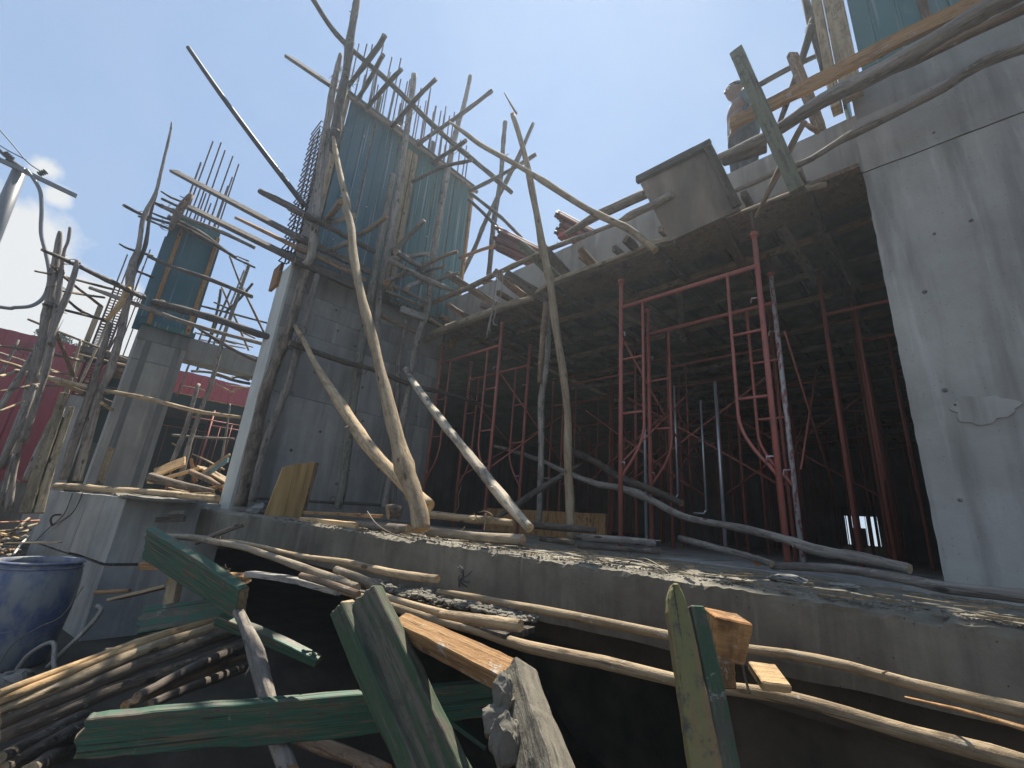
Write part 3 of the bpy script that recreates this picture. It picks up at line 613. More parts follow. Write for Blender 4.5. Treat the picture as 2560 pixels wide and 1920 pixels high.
box('core', (-.10, 3.80, -.2), (3.4, 4.6, 3.74), 'concrete_dark', rc)
bm = bmesh.new(); bmesh.ops.create_circle(bm, cap_ends=True, radius=1, segments=40)
for v in bm.verts:
    a_ = math.atan2(v.co.y, v.co.x); r = 1 + .12 * math.sin(3 * a_ + 1) + .08 * math.sin(7 * a_) + .04 * math.sin(13 * a_); v.co = Vector((.20 + .135 * r * math.cos(a_), 3.742, .86 + .085 * r * math.sin(a_)))
e = bmesh.ops.extrude_face_region(bm, geom=bm.faces[:]); [setattr(v.co, 'y', v.co.y + .02) for v in e['geom'] if isinstance(v, bmesh.types.BMVert)]
bmesh.ops.recalc_face_normals(bm, faces=bm.faces[:]); obj('repair_patch', bm, 'concrete_smooth', rc)
bm = bmesh.new()
for (x, z, s) in ((.07, 1.69, 1.3), (.06, 1.0, 1.3), (.18, 2.1, .8), (.09, .9, .9), (.36, 2.12, 1), (.3, 2.9, .9), (.45, .62, .9), (.55, 1.7, 1), (.02, .33, 1), (.4, .3, .8), (.6, 1.15, .8)):
    x += .0; tube_bm(bm, [(x, 3.746, z, .006 * s), (x + .002, 3.737, z - .003, .004 * s)], 8); tube_bm(bm, [(x, 3.7455, z, .011 * s), (x, 3.742, z, .008 * s)], 10)
o = obj('tie_hole', bm, 'concrete_dark', rc); o['kind'] = 'stuff'
fix_children(rc)
def b_right(t_):
    box('edge_board', (-.235, 3.66, 3.46), (-.165, 3.78, 7.2), 'tan', t_, .003); box('edge_board', (-.155, 3.64, 3.46), (-.02, 3.70, 7.2), 'tan', t_, .003)
    for i in range(6): box('sheet', (-.0 + i * .42, 3.70 + .01 * (i % 2), 3.72), (.41 + i * .42, 3.73, 7.0), 'greysheet' if i % 2 else 'greensheet', t_, .002)
    for i in range(6):
        for u in (.12, .27): box('sheet_rib', (i * .42 + u, 3.685, 3.74), (i * .42 + u + .018, 3.705, 6.98), 'greysheet' if i % 2 else 'greensheet', t_, .003)
    for i in range(1, 6): box('seam_batten', (i * .42 - .03, 3.675, 3.72), (i * .42 + .02, 3.70, 7.0), 'brown', t_, .002)
    box('left_sheet', (-.16, 3.79, 3.5), (-.14, 4.6, 7.0), 'greysheet', t_)
formwork('column_formwork', 'green formwork with tan edge boards above right column', (0, 3.7, 3.5), b_right)
# soffit timber: sheets, joists, bearers as parts
sf = thing('slab_falsework', 'timber falsework of joists and bearers under slab', 'falsework', (-3, 6, 2.9))
rnd = random.Random(8)
box('beam_bottom', (-5.5, 3.66, 2.795), (-.13, 4.12, 2.832), 'brown', sf)
for k in range(8): box('soffit_sheet', (-5.5 + k * 1.15, 4.13, 3.065), (-4.36 + k * 1.15, 16.5, 3.09), 'shutter_ply', sf)
for k in range(17):
    y = 4.35 + .1 * (k % 2) + k * .72; 
    pole('bearer', 'bearer%d' % k, None, None, ('brown', 'grey', 'paleg')[k % 3], [(-5.5, y, 2.83 + rnd.uniform(-.03, .03), .045), (-2.5, y + rnd.uniform(-.1, .1), 2.80 + rnd.uniform(-.03, .03), .05), (3.2, y, 2.82, .045)], sf)
for k in range(12):
    x = -5.3 + k * .44 + rnd.uniform(-.08, .08); m_ = ('brown', 'greyplank', 'grey')[k % 3]
    board('joist', 'joist%d' % k, None, None, m_, [(x, 3.62 - .15 * rnd.random(), 2.93, .07), (x + rnd.uniform(-.1, .1), 10, 2.95, .07), (x, 16, 2.94, .07)], 'x', .05, sf)
for k in range(8):
    x = -5.1 + k * .66; board('cross_plank', 'cp%d' % k, None, None, ('brown', 'greyplank')[k % 2], [(x, 3.58, 2.775, .09), (x + rnd.uniform(-.15, .15), 4.9 + rnd.random() * 2, 2.745, .09)], 'z', .035, sf)
for k, (x, y, dx) in enumerate(((-2.9, 4.2, .55), (-2.7, 4.5, .6), (-.75, 4.0, .12), (-.45, 4.3, .1), (-4.3, 4.6, .4), (-1.9, 4.4, -.2))):
    board('hanging_plank', 'hp%d' % k, None, None, 'greyplank', [(x, y, 2.74, .08), (x + dx, y + .55, 2.42 - .1 * (k % 2), .07)], 'c', .03, sf)
fix_children(sf)
# hanging plywood panel at slab edge
hp = thing('shutter_panel', 'large dark plywood shutter panel leaning on slab edge', 'panel', (-1.3, 3.4, 3))
bm = bmesh.new(); A = [(-1.755, 3.29, 3.30), (-1.08, 3.29, 3.30), (-.93, 3.46, 2.68), (-1.55, 3.46, 2.64)]
v0 = [bm.verts.new(p_) for p_ in A]; v1 = [bm.verts.new((p_[0], p_[1] + .035, p_[2] + .01)) for p_ in A]
bm.faces.new(v0); bm.faces.new(v1[::-1])
for i in range(4): bm.faces.new((v0[i], v0[(i + 1) % 4], v1[(i + 1) % 4], v1[i]))
bmesh.ops.subdivide_edges(bm, edges=bm.edges[:], cuts=3, use_grid_fill=True); bmesh.ops.recalc_face_normals(bm, faces=bm.faces[:])
obj('sheet', bm, 'shutter_ply', hp)
board('top_rail', 'hprail', None, None, 'dark', [(-1.78, 3.27, 3.34, .075), (-1.06, 3.27, 3.33, .075)], 'y', .05, hp)
board('side_rail', 'hpside', None, None, 'dark', [(-1.09, 3.27, 3.32, .07), (-.94, 3.44, 2.70, .07)], 'y', .05, hp); fix_children(hp)
# interior closing walls with opening at the far end
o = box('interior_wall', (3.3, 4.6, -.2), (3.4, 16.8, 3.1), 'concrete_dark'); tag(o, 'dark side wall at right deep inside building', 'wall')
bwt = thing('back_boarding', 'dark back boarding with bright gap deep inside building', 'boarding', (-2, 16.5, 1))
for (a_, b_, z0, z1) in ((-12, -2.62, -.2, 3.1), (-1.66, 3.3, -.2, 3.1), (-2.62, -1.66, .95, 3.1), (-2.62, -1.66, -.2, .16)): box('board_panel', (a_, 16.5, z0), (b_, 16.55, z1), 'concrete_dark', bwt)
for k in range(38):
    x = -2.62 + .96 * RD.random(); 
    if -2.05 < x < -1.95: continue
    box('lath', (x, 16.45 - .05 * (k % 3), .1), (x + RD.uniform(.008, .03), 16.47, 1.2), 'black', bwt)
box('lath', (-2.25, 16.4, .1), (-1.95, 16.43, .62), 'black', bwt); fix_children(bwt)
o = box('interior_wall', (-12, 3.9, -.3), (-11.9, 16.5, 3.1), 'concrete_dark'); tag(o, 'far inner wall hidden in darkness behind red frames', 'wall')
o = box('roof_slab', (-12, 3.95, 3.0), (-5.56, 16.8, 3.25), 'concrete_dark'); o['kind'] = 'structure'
o = box('low_board', (-5.4, 5.0, -.14), (-3.2, 5.04, .2), 'orange'); tag(o, 'long orange kick board behind left red frames', 'board')
# ------------------------------------------------------------------ red scaffold frames
def make_frame(label):
    t_ = thing('scaffold_frame', label, 'scaffold frame', (0, 0, 0), None); Wd = 1.31; H = 2.71; R_ = .0215
    def tb(name, pts, r, mat='redpaint', par=t_, s=9):
        bm = bmesh.new(); tube_bm(bm, [(*p_, r) for p_ in pts], s); return obj(name, bm, mat, par, True)
    for x, s in ((0, 1), (Wd, -1)):
        p_ = tb('post', [(x, 0, 0), (x, 0, H - .02)], R_)
        tb('collar', [(x, 0, H - .02), (x, 0, H + .02)], .034, 'redpaint', p_)
        tb('jack_screw', [(x, 0, H), (x, 0, H + .25)], .015, 'rust', p_)
        pts = [(x + s * .245, 0, 2.395), (x + s * .245, 0, 1.12)]
        for k in range(1, 8):
            a_ = k / 8; pts.append((x + s * (.245 - .245 * a_ ** 1.8), 0, 1.12 - .47 * a_))
        pts.append((x + s * .0, 0, .62)); tb('inner_bar', pts, .0135)
        for z in (1.81, 1.25): tb('rung', [(x, 0, z), (x + s * .245, 0, z)], .0125)
        for z in (2.1, .78): tb('lock_pin', [(x, 0, z), (x + s * .06, -.03, z - .005), (x + s * .065, -.035, z - .05)], .007, 'redwhite', par=t_, s=6)
    tb('top_bar', [(0, 0, 2.40), (Wd, 0, 2.40)], R_)
    return t_
fr = [('red scaffold frame nearest the right column with dust stained posts', -2.21, 3.70, 1), ('second red frame right behind the nearest one', -2.27, 4.40, .985),
      ('red scaffold frame nearest the tall grey wall', -5.36, 3.72, 1), ('second red frame behind the one beside tall wall', -5.42, 4.36, .97)]
proto = make_frame(fr[0][0]); proto.location = (fr[0][1], fr[0][2], -.158)
for i, (l, x, y, s) in enumerate(fr[1:]): copy_tree(proto, (x, y, -.15), l, (1.0, 1, s))
for c_ in proto.children: pass
for r_ in [o for o in bpy.data.objects if o.get('label') == fr[1][0]]:
    ps = [c_ for c_ in r_.children if c_.name.startswith('post')]; ps.sort(key=lambda c_: max(v.co.x for v in c_.data.vertices)); q = ps[-1]; q.data = q.data.copy(); q.data.materials.clear(); q.data.materials.append(MT['redwhite']); q['label'] = 'white splashed post'
def make_plain(label):
    t_ = thing('scaffold_frame', label, 'scaffold frame', (0, 0, 0), None); Wd = 1.31; H = 2.71
    for x, s in ((0, 1), (Wd, -1)):
        for nm, xx, z0, z1, r in (('post', x, 0, H + .2, .0205), ('inner_bar', x + s * .25, .75, 2.4, .010)):
            bm = bmesh.new(); tube_bm(bm, [(xx, 0, z0, r), (xx, 0, z1, r)], 7); obj(nm, bm, 'redpaint', t_, True)
    bm = bmesh.new(); tube_bm(bm, [(0, 0, 2.40, .018), (Wd, 0, 2.40, .018)], 7); obj('top_bar', bm, 'redpaint', t_, True)
    return t_
plain = make_plain('plain red scaffold frame standing first in the dark interior'); plain.location = (-.66, 5.0, -.155); plain['label'] = 'red scaffold frame standing in the dark interior row'; plain['group'] = 'red scaffold frames deep inside'
deep = 0; rnd = random.Random(21)
for y, xs_ in ((5.55, (-4.35, -2.6)), (5.9, (-.52,)), (6.5, (-5.4, -3.3)), (7.2, (-4.5, -2.0, -.3)), (8.2, (-6.2, -4.0, -1.9, .2)), (9.2, (-5.4, -3.2, -1.2, .8)), (10.4, (-7.2, -5., -2.8, -.8)), (11.6, (-6.2, -4.2, -2.2, 0.)), (13.0, (-8, -5.8, -3.4, -.9)), (14.4, (-7, -4.6, -2.9, .1))):
    for x in xs_:
        o = copy_tree(plain, (x + rnd.uniform(-.05, .05), y, -.155), None, (1, 1, 1 if y > 5.6 or x < -3 else .99)); deep += 1
        o['label'] = 'red scaffold frame standing in the dark interior row'; o['group'] = 'red scaffold frames deep inside'
for k, (x, y) in enumerate(((-13.6, 1.5), (-12.2, 2.3), (-11.4, 1.7), (-13.0, 3.2), (-10.6, 2.7), (-14.2, 2.6))):
    o = copy_tree(plain, (x, y, -.05), None, (.8, 1, .7)); o.rotation_euler.z = 1.57; o['label'] = 'small red scaffold frame under far deck beyond lintel'; o['group'] = 'red scaffold frames under far deck'
# cross braces
bl = []
for (x, y, dy) in ((-4.05, 3.72, 1.8), (-2.2, 3.7, 1.85), (-.9, 4.4, 1.2), (-5.36, 4.36, 2.1), (-4.35, 5.55, 1.6), (-2.6, 5.55, 1.6), (-3.0, 5.55, 1.7), (-1.3, 5.55, 1.6)):
    t_ = thing('cross_brace', 'thin red cross brace between dark interior frames', 'brace', (x, y, 0), 'thin cross braces between frames')
    for a_, b_ in ((.62, 1.9), (1.9, .62)):
        bm = bmesh.new(); tube_bm(bm, [(x, y, a_, .010), (x + .02, y + dy, b_, .010)], 6); obj('bar', bm, 'redpaint', t_, True)
    fix_children(t_)
for (x0, x1, y) in ((-3.9, -2.35, 5.5), (-2.2, -.6, 6.4), (-4.2, -2.6, 6.6), (-3.0, -1.3, 5.2)):
    t_ = thing('cross_brace', 'thin red cross brace between dark interior frames', 'brace', (x0, y, 0), 'thin cross braces between frames')
    for a_, b_ in ((.6, 1.75), (1.75, .6)):
        bm = bmesh.new(); tube_bm(bm, [(x0, y, a_, .012), (x1, y + .02, b_, .012)], 6); obj('bar', bm, 'redpaint', t_, True)
    fix_children(t_)
for i, (x, y, l) in enumerate(((-2.62, 4.95, 'silver prop left of front red frame'), (-2.25, 5.0, 'silver hooked bar between the front red frames'), (-1.98, 5.1, 'silver bar right of the second red post'), (-1.75, 4.95, 'silver prop seen through the front red frame'))):
    t_ = thing('steel_prop', l, 'prop', (x, y, 0)); bm = bmesh.new(); top = (2.75, 1.75, 1.55, 1.7)[i]; bot = (-.15, .45, .3, -.15)[i]
    tube_bm(bm, [(x, y, bot, .018 if i in (0, 3) else .012), (x, y, top, .018 if i in (0, 3) else .012)], 8); obj('tube', bm, 'galv', t_, True)
    if i in (1, 2): bm = bmesh.new(); tube_bm(bm, [(x, y, bot, .012), (x - .03, y, bot - .04, .012), (x - .14, y, bot - .04, .012)], 7); obj('hook', bm, 'galv', t_, True)
    fix_children(t_)
# ------------------------------------------------------------------ red fence
fn = thing('metal_fence', 'dark red corrugated metal fence behind left poles', 'fence', (-16, 0, -1.3))
for k in range(22):
    y0 = -7 + k * .82; bm = bmesh.new(); P_ = []; n = 8
    for i in range(n * 4 + 1):
        u = i / (n * 4); ph = (u * n) % 1; d = .035 if ph < .25 or ph > .9 else (.0 if .4 < ph < .75 else .018); P_.append((y0 + u * .815, d))
    P2 = [(bm.verts.new((-16 + d, y, -1.35)), bm.verts.new((-16 + d, y, 3.56 + .01 * (k % 3)))) for y, d in [(y0 + .01, 0), (y0 + .05, .035), (y0 + .20, .035), (y0 + .235, 0), (y0 + .42, 0), (y0 + .455, .035), (y0 + .6, .035), (y0 + .64, 0), (y0 + .84, .002)]]
    for i in range(len(P2) - 1): bm.faces.new((P2[i][0], P2[i + 1][0], P2[i + 1][1], P2[i][1]))
    e = bmesh.ops.extrude_face_region(bm, geom=bm.faces[:]); [setattr(v.co, 'x', v.co.x - .004) for v in e['geom'] if isinstance(v, bmesh.types.BMVert)]
    obj('sheet', bm, 'fence_red', fn)
fix_children(fn)
o = box('low_wall', (-15.2, -7, -1.35), (-15, 8, .02), 'concrete_stain'); tag(o, 'low grey kerb wall at foot of red fence', 'wall')
# trees beyond the fence
for (x, y, h_, w_) in ((-25, -1.35, 6.05, .55), (-26, -.25, 6.05, .7), (-26, .5, 5.6, .5)):
    t_ = thing('tree', {-1.35: 'small tree top peeking left over red fence', -.25: 'wispy tree with bare twig above red fence', .5: 'low tree top beside far left column'}[y], 'tree', (x, y, -1.3))
    bm = bmesh.new(); tube_bm(bm, [(x, y, -1.4, .13), (x + .05, y, 2.5, .09), (x, y + .05, h_ - .2, .03)], 7)
    for k in range(9): a_ = RD.uniform(0, 6.3); zz = h_ - RD.uniform(.3, 1.5); tube_bm(bm, [(x, y, zz - .4, .03), (x + math.cos(a_) * w_ * .8, y + math.sin(a_) * w_ * .8, zz + .2, .008)], 5)
    tube_bm(bm, [(x, y, h_ - .6, .02), (x + .05, y + .06, h_ + .45, .006)], 5); obj('trunk', bm, 'bark', t_)
    bm = bmesh.new()
    for k in range(1500):
        a_ = RD.uniform(0, 6.3); r = w_ * math.sqrt(RD.random()); c_ = Vector((x + math.cos(a_) * r, y + math.sin(a_) * r, h_ - .05 - abs(RD.gauss(0, .55)) - r * .3))
        if noise.noise(c_ * 3.2) < -.05: continue
        d1 = Vector((RD.uniform(-1, 1), RD.uniform(-1, 1), RD.uniform(-1, 1))).normalized() * .055; d2 = d1.orthogonal().normalized() * .03
        bm.faces.new([bm.verts.new(c_ + q) for q in (-d1, d2, d1, -d2)])
    obj('crown', bm, 'leaf', t_); fix_children(t_)
# ------------------------------------------------------------------ utility pole, crossarm, cable
up = thing('utility_pole', 'grey utility pole with crossarm at left edge', 'utility pole', (-13, -2, 5))
bm = bmesh.new(); tube_bm(bm, [(-12.8, -1.72, -1.4, .15), (-12.8, -2.04, 4.75, .125), (-12.8, -2.10, 6.20, .105)], 18); obj('pole', bm, 'polegrey', up, True)
POLES = [
('timber_pole', 'thick crooked dark pole with flaking bark at left edge of tall grey wall', 'pole', None, 'bark', [(-5.3, 1.45, -0.052, 0.0706), (-5.325, 1.437, 0.645, 0.0739), (-5.335, 1.438, 1.21, 0.0732), (-5.312, 1.478, 1.824, 0.067), (-5.302, 1.505, 2.464, 0.0621), (-5.3, 1.518, 2.971, 0.0581)]),
('timber_pole', 'weathered grey pole rising past left edge of tall green formwork', 'pole', None, 'grey', [(-5.22, 1.469, 2.782, 0.0491), (-5.181, 1.499, 3.014, 0.0592), (-5.237, 1.36, 4.254, 0.0566), (-5.236, 1.304, 5.128, 0.0546), (-5.232, 1.281, 5.552, 0.0492), (-5.22, 1.259, 6.076, 0.0371)]),
('timber_pole', 'dark standard pole at left end of tall formwork running out of the picture top', 'pole', None, 'dark', [(-5.05, 1.437, 4.39, 0.0753), (-5.072, 1.364, 5.059, 0.0682), (-5.058, 1.34, 5.579, 0.0655), (-5.062, 1.286, 6.259, 0.063), (-5.053, 1.262, 6.717, 0.0575), (-5.05, 1.239, 7.072, 0.0516)]),
('timber_pole', 'slim knotty pole leaning on left part of tall grey wall', 'pole', None, 'grey', [(-5.25, 1.533, 0.003, 0.0501), (-5.266, 1.536, 0.54, 0.0487), (-5.251, 1.574, 1.07, 0.0487), (-5.236, 1.614, 1.639, 0.0469), (-5.25, 1.642, 2.749, 0.0386)]),
('timber_pole', 'dark straight standard in the middle of tall green formwork', 'pole', None, 'grey', [(-5.15, 2.337, 6.701, 0.0518), (-5.149, 2.385, 5.785, 0.0536), (-5.164, 2.404, 5.135, 0.0523), (-5.179, 2.439, 4.157, 0.0603), (-5.195, 2.463, 3.402, 0.0568), (-5.21, 2.479, 2.778, 0.0521), (-5.195, 2.521, 2.273, 0.0448), (-5.15, 2.587, 1.872, 0.0364)]),
('timber_pole', 'lichen spotted pole standing against middle of tall grey wall', 'pole', None, 'lichen', [(-5.2, 2.327, 4.745, 0.0478), (-5.21, 2.34, 3.719, 0.0587), (-5.216, 2.354, 2.811, 0.0593), (-5.229, 2.356, 2.137, 0.0605), (-5.212, 2.388, 1.508, 0.0615), (-5.189, 2.439, 0.345, 0.0579), (-5.2, 2.436, -0.001, 0.0514)]),
('timber_pole', 'crooked grey standard near right end of tall green formwork', 'pole', None, 'grey', [(-5.1, 3.352, 7.638, 0.0398), (-5.104, 3.318, 7.031, 0.0449), (-5.133, 3.255, 6.367, 0.0496), (-5.142, 3.201, 5.447, 0.0533), (-5.126, 3.167, 4.374, 0.067), (-5.109, 3.153, 3.691, 0.0631), (-5.073, 3.153, 2.882, 0.0555), (-5.095, 3.105, 2.412, 0.0525), (-5.102, 3.071, 1.847, 0.0493), (-5.096, 3.049, 1.24, 0.0569), (-5.098, 3.01, 0.479, 0.0554), (-5.1, 2.988, 0.056, 0.0521)]),
('timber_pole', 'thin straight pole beside right edge of tall grey wall', 'pole', None, 'grey', [(-5.3, 2.991, 2.677, 0.0386), (-5.34, 2.991, 2.216, 0.0379), (-5.337, 3.045, 1.666, 0.0456), (-5.337, 3.113, 0.912, 0.0484), (-5.3, 3.223, 0.107, 0.051)]),
('timber_pole', 'long pale debarked prop leaning from tall formwork down to the ledge', 'pole', None, 'pale', [(-5.1, 1.371, 4.699, 0.0212), (-4.874, 1.394, 4.264, 0.0347), (-4.546, 1.436, 3.658, 0.0391), (-4.26, 1.472, 3.13, 0.0416), (-4.254, 1.444, 3.121, 0.0464), (-4.037, 1.486, 2.763, 0.0466), (-3.843, 1.502, 2.373, 0.0453), (-3.598, 1.527, 1.895, 0.0465), (-3.311, 1.571, 1.382, 0.0477), (-3.106, 1.605, 1.026, 0.0494), (-2.855, 1.651, 0.6, 0.0653), (-2.681, 1.683, 0.307, 0.0669), (-2.525, 1.719, 0.066, 0.0686), (-2.454, 1.72, -0.09, 0.0614)]),
('timber_pole', 'pale prop with sawn butt leaning left against tall grey wall', 'pole', None, 'pale', [(-5.25, 1.532, 2.007, 0.0283), (-4.994, 1.571, 1.78, 0.0342), (-4.596, 1.63, 1.421, 0.0359), (-3.867, 1.758, 0.831, 0.0628), (-3.425, 1.833, 0.464, 0.0598), (-3.057, 1.912, 0.229, 0.0567), (-2.758, 1.98, 0.069, 0.0556)]),
('timber_pole', 'mottled prop leaning from wall rail down to broken end on ledge', 'pole', None, 'mottled', [(-4.9, 2.869, 1.817, 0.0428), (-4.313, 2.718, 1.417, 0.051), (-3.551, 2.537, 0.924, 0.0479), (-2.808, 2.381, 0.484, 0.0462), (-2.357, 2.279, 0.202, 0.0471), (-1.965, 2.2, -0.024, 0.0352)]),
('timber_pole', 'long thick rail from left column scaffold to edge of tall wall', 'pole', None, 'dark', [(-8.3, 0.413, 2.782, 0.0689), (-7.139, 0.883, 2.428, 0.0608), (-5.885, 1.399, 1.997, 0.0487), (-5.2, 1.679, 1.77, 0.042)]),
('timber_pole', 'long dark rail lying across face of tall grey wall', 'pole', None, 'dark', [(-5.12, 1.48, 1.74, 0.0404), (-5.101, 2.127, 1.718, 0.0399), (-5.081, 2.547, 1.721, 0.034), (-5.071, 3.115, 1.688, 0.0382), (-5.039, 3.707, 1.706, 0.0339), (-5.0, 4.649, 1.701, 0.0321)]),
('timber_pole', 'slim pole nailed under the long rail beside left column', 'pole', None, 'grey', [(-8.9, -0.326, 2.898, 0.0306), (-8.484, 0.118, 2.738, 0.0399), (-7.785, 0.87, 2.456, 0.0349), (-7.0, 1.673, 2.241, 0.0323)]),
('timber_pole', 'long pale sagging rail across left column and pole scaffold', 'pole', None, 'pale', [(-9.6, -0.741, 1.561, 0.0434), (-9.058, -0.267, 1.465, 0.0474), (-8.54, 0.19, 1.362, 0.0379), (-7.884, 0.759, 1.258, 0.0351), (-7.377, 1.211, 1.145, 0.0325), (-6.9, 1.612, 1.1, 0.0236)]),
('timber_pole', 'long straight rail slanting across bare rebar above tall formwork', 'pole', None, 'dark', [(-5.0, 0.592, 6.416, 0.0362), (-5.091, 1.121, 6.194, 0.0384), (-5.056, 1.897, 6.063, 0.0436), (-5.014, 2.863, 5.899, 0.0474), (-4.962, 3.635, 5.792, 0.0478), (-4.9, 4.443, 5.691, 0.0479)]),
('timber_putlog', 'highest crooked putlog sticking out above tall formwork', 'putlog', None, 'dark', [(-4.3, 1.469, 5.794, 0.0414), (-4.607, 1.479, 5.739, 0.0382), (-5.25, 1.455, 5.658, 0.0359)]),
('timber_putlog', 'second crooked putlog sticking out above tall formwork', 'putlog', None, 'dark', [(-4.3, 1.502, 5.484, 0.0321), (-4.712, 1.559, 5.536, 0.034), (-5.25, 1.623, 5.609, 0.0299)]),
('timber_putlog', 'third putlog with round end above tall formwork', 'putlog', None, 'dark', [(-4.3, 1.769, 5.506, 0.0301), (-4.593, 1.768, 5.537, 0.0344), (-5.25, 1.78, 5.598, 0.0337)]),
('timber_putlog', 'putlog behind the dark standard above tall formwork', 'putlog', None, 'dark', [(-4.3, 2.276, 5.841, 0.0324), (-4.741, 2.227, 5.722, 0.037), (-5.25, 2.19, 5.564, 0.0351)]),
('timber_putlog', 'longest putlog poking into the sky above tall formwork', 'putlog', None, 'dark', [(-4.3, 3.269, 6.558, 0.0352), (-4.7, 3.006, 6.137, 0.0369), (-5.25, 2.638, 5.577, 0.0349)]),
('timber_putlog', 'short stubby putlog near right end of tall formwork', 'putlog', None, 'dark', [(-4.3, 2.903, 5.244, 0.0337), (-4.783, 2.932, 5.366, 0.0357), (-5.25, 2.971, 5.472, 0.0358)]),
('timber_putlog', 'bent putlog lying across top edge of tall formwork', 'putlog', None, 'dark', [(-4.3, 3.059, 5.004, 0.0288), (-4.749, 2.851, 4.997, 0.0295), (-5.25, 2.669, 4.889, 0.0321)]),
('timber_putlog', 'putlog reaching right from formwork corner with end in open sky', 'putlog', None, 'dark', [(-4.0, 4.08, 5.714, 0.0378), (-4.492, 3.941, 5.569, 0.0363), (-5.2, 3.719, 5.398, 0.035)]),
('timber_pole', 'dark bent ledger with blunt end in open sky left of formwork', 'pole', None, 'dark', [(-6.2, 0.974, 4.078, 0.0493), (-5.857, 1.172, 3.852, 0.0521), (-5.422, 1.426, 3.548, 0.0552), (-5.439, 1.222, 3.561, 0.0482), (-5.15, 1.394, 3.369, 0.0427)]),
('timber_pole', 'dark ledger with bright top edge crossing green sheets', 'pole', None, 'dark', [(-5.05, 1.27, 3.302, 0.0414), (-5.026, 1.571, 3.307, 0.0372), (-5.015, 1.843, 3.29, 0.0383), (-5.0, 2.198, 3.271, 0.0368)]),
('steel_pipe', 'tarred straight pipe slanting up alone into blue sky left of formwork', 'pipe', None, 'darkpipe', [(-6.0, -0.226, 5.348, 0.0253), (-5.938, 0.18, 4.965, 0.0298), (-5.84, 0.722, 4.479, 0.0326), (-5.7, 1.426, 3.867, 0.0379)]),
('timber_pole', 'ledger in front of green sheets right of the dark standard', 'pole', None, 'grey', [(-4.9, 2.358, 3.209, 0.0384), (-4.85, 2.659, 3.166, 0.0442), (-4.792, 2.97, 3.133, 0.0502), (-4.739, 3.217, 3.12, 0.0413), (-4.7, 3.377, 3.124, 0.0335)]),
('timber_pole', 'low ledger under the green sheets near slab corner', 'pole', None, 'grey', [(-5.0, 2.515, 2.918, 0.0296), (-4.998, 2.799, 2.923, 0.0322), (-5.0, 3.104, 2.922, 0.0316)]),
('timber_pole', 'slim lower ledger hugging the wall top', 'pole', None, 'grey', [(-5.2, 2.466, 2.911, 0.027), (-5.2, 2.815, 2.923, 0.028), (-5.2, 3.141, 2.934, 0.0273)]),
('timber_pole', 'split ledger on concrete face below wall top', 'pole', None, 'brown', [(-5.3, 2.575, 2.59, 0.0336), (-5.301, 2.826, 2.575, 0.0345), (-5.3, 3.263, 2.559, 0.0429)]),
('timber_putlog', 'putlog with round cut end left of dark standard', 'putlog', None, 'brown', [(-4.6, 2.095, 3.576, 0.0323), (-4.835, 2.069, 3.551, 0.036), (-5.2, 2.022, 3.521, 0.0389)]),
('timber_putlog', 'putlog with pale round end pointing up right of dark standard', 'putlog', None, 'grey', [(-4.6, 2.614, 3.839, 0.0347), (-4.834, 2.575, 3.704, 0.0369), (-5.2, 2.516, 3.488, 0.0377)]),
('timber_putlog', 'level stub with dark end on the scaffold deck', 'putlog', None, 'grey', [(-4.6, 2.762, 3.383, 0.0314), (-4.885, 2.661, 3.4, 0.0321), (-5.2, 2.545, 3.428, 0.0361)]),
('timber_putlog', 'bent stick with flattened tip at green sheet edge', 'putlog', None, 'brown', [(-4.6, 3.226, 3.671, 0.0284), (-4.819, 3.119, 3.616, 0.0338), (-5.2, 2.96, 3.468, 0.0378)]),
('timber_putlog', 'sunlit short stick end on scaffold deck', 'putlog', None, 'grey', [(-4.6, 3.039, 3.336, 0.0258), (-4.889, 3.038, 3.399, 0.0284), (-5.2, 3.045, 3.452, 0.0294)]),
('timber_putlog', 'broken stick end near the slab corner', 'putlog', None, 'grey', [(-4.6, 3.294, 3.352, 0.0282), (-4.822, 3.266, 3.362, 0.0305), (-5.2, 3.229, 3.363, 0.0351)]),
('timber_putlog', 'curved brown bearer under scaffold deck', 'putlog', None, 'brown', [(-4.6, 2.233, 2.687, 0.0384), (-4.81, 2.454, 2.952, 0.041), (-5.2, 2.909, 3.404, 0.0375)]),
('timber_putlog', 'second curved bearer nearer the slab corner', 'putlog', None, 'grey', [(-4.6, 2.523, 2.741, 0.0369), (-4.851, 2.795, 3.034, 0.0398), (-5.2, 3.2, 3.409, 0.0351)]),
('timber_putlog', 'bent branch prop behind the pale leaning prop', 'putlog', None, 'grey', [(-4.6, 1.687, 3.331, 0.0371), (-4.886, 1.651, 3.398, 0.0385), (-5.2, 1.617, 3.461, 0.037)]),
('timber_putlog', 'stout brown brace standing on dark bent ledger', 'putlog', None, 'brown', [(-4.6, 1.509, 3.422, 0.0433), (-4.845, 1.536, 3.433, 0.0448), (-5.2, 1.565, 3.456, 0.0412)]),
('timber_putlog', 'short log half hidden behind pale leaning prop', 'putlog', None, 'grey', [(-4.6, 1.722, 3.004, 0.0366), (-4.873, 1.727, 3.061, 0.0367), (-5.2, 1.73, 3.135, 0.0354)]),
('timber_putlog', 'dark plank end crossing deck putlogs', 'putlog', None, 'grey', [(-4.6, 2.288, 3.154, 0.044), (-4.854, 2.615, 3.326, 0.0475), (-5.2, 3.051, 3.544, 0.0435)]),
('timber_pole', 'upper guard pole running along slab edge above tall wall corner', 'pole', None, 'paleg', [(-6.149, 3.35, 3.063, 0.0423), (-5.348, 3.333, 3.097, 0.0445), (-4.435, 3.353, 3.075, 0.0437), (-3.787, 3.352, 3.082, 0.0391), (-3.262, 3.352, 3.087, 0.0367), (-2.934, 3.35, 3.094, 0.0352)]),
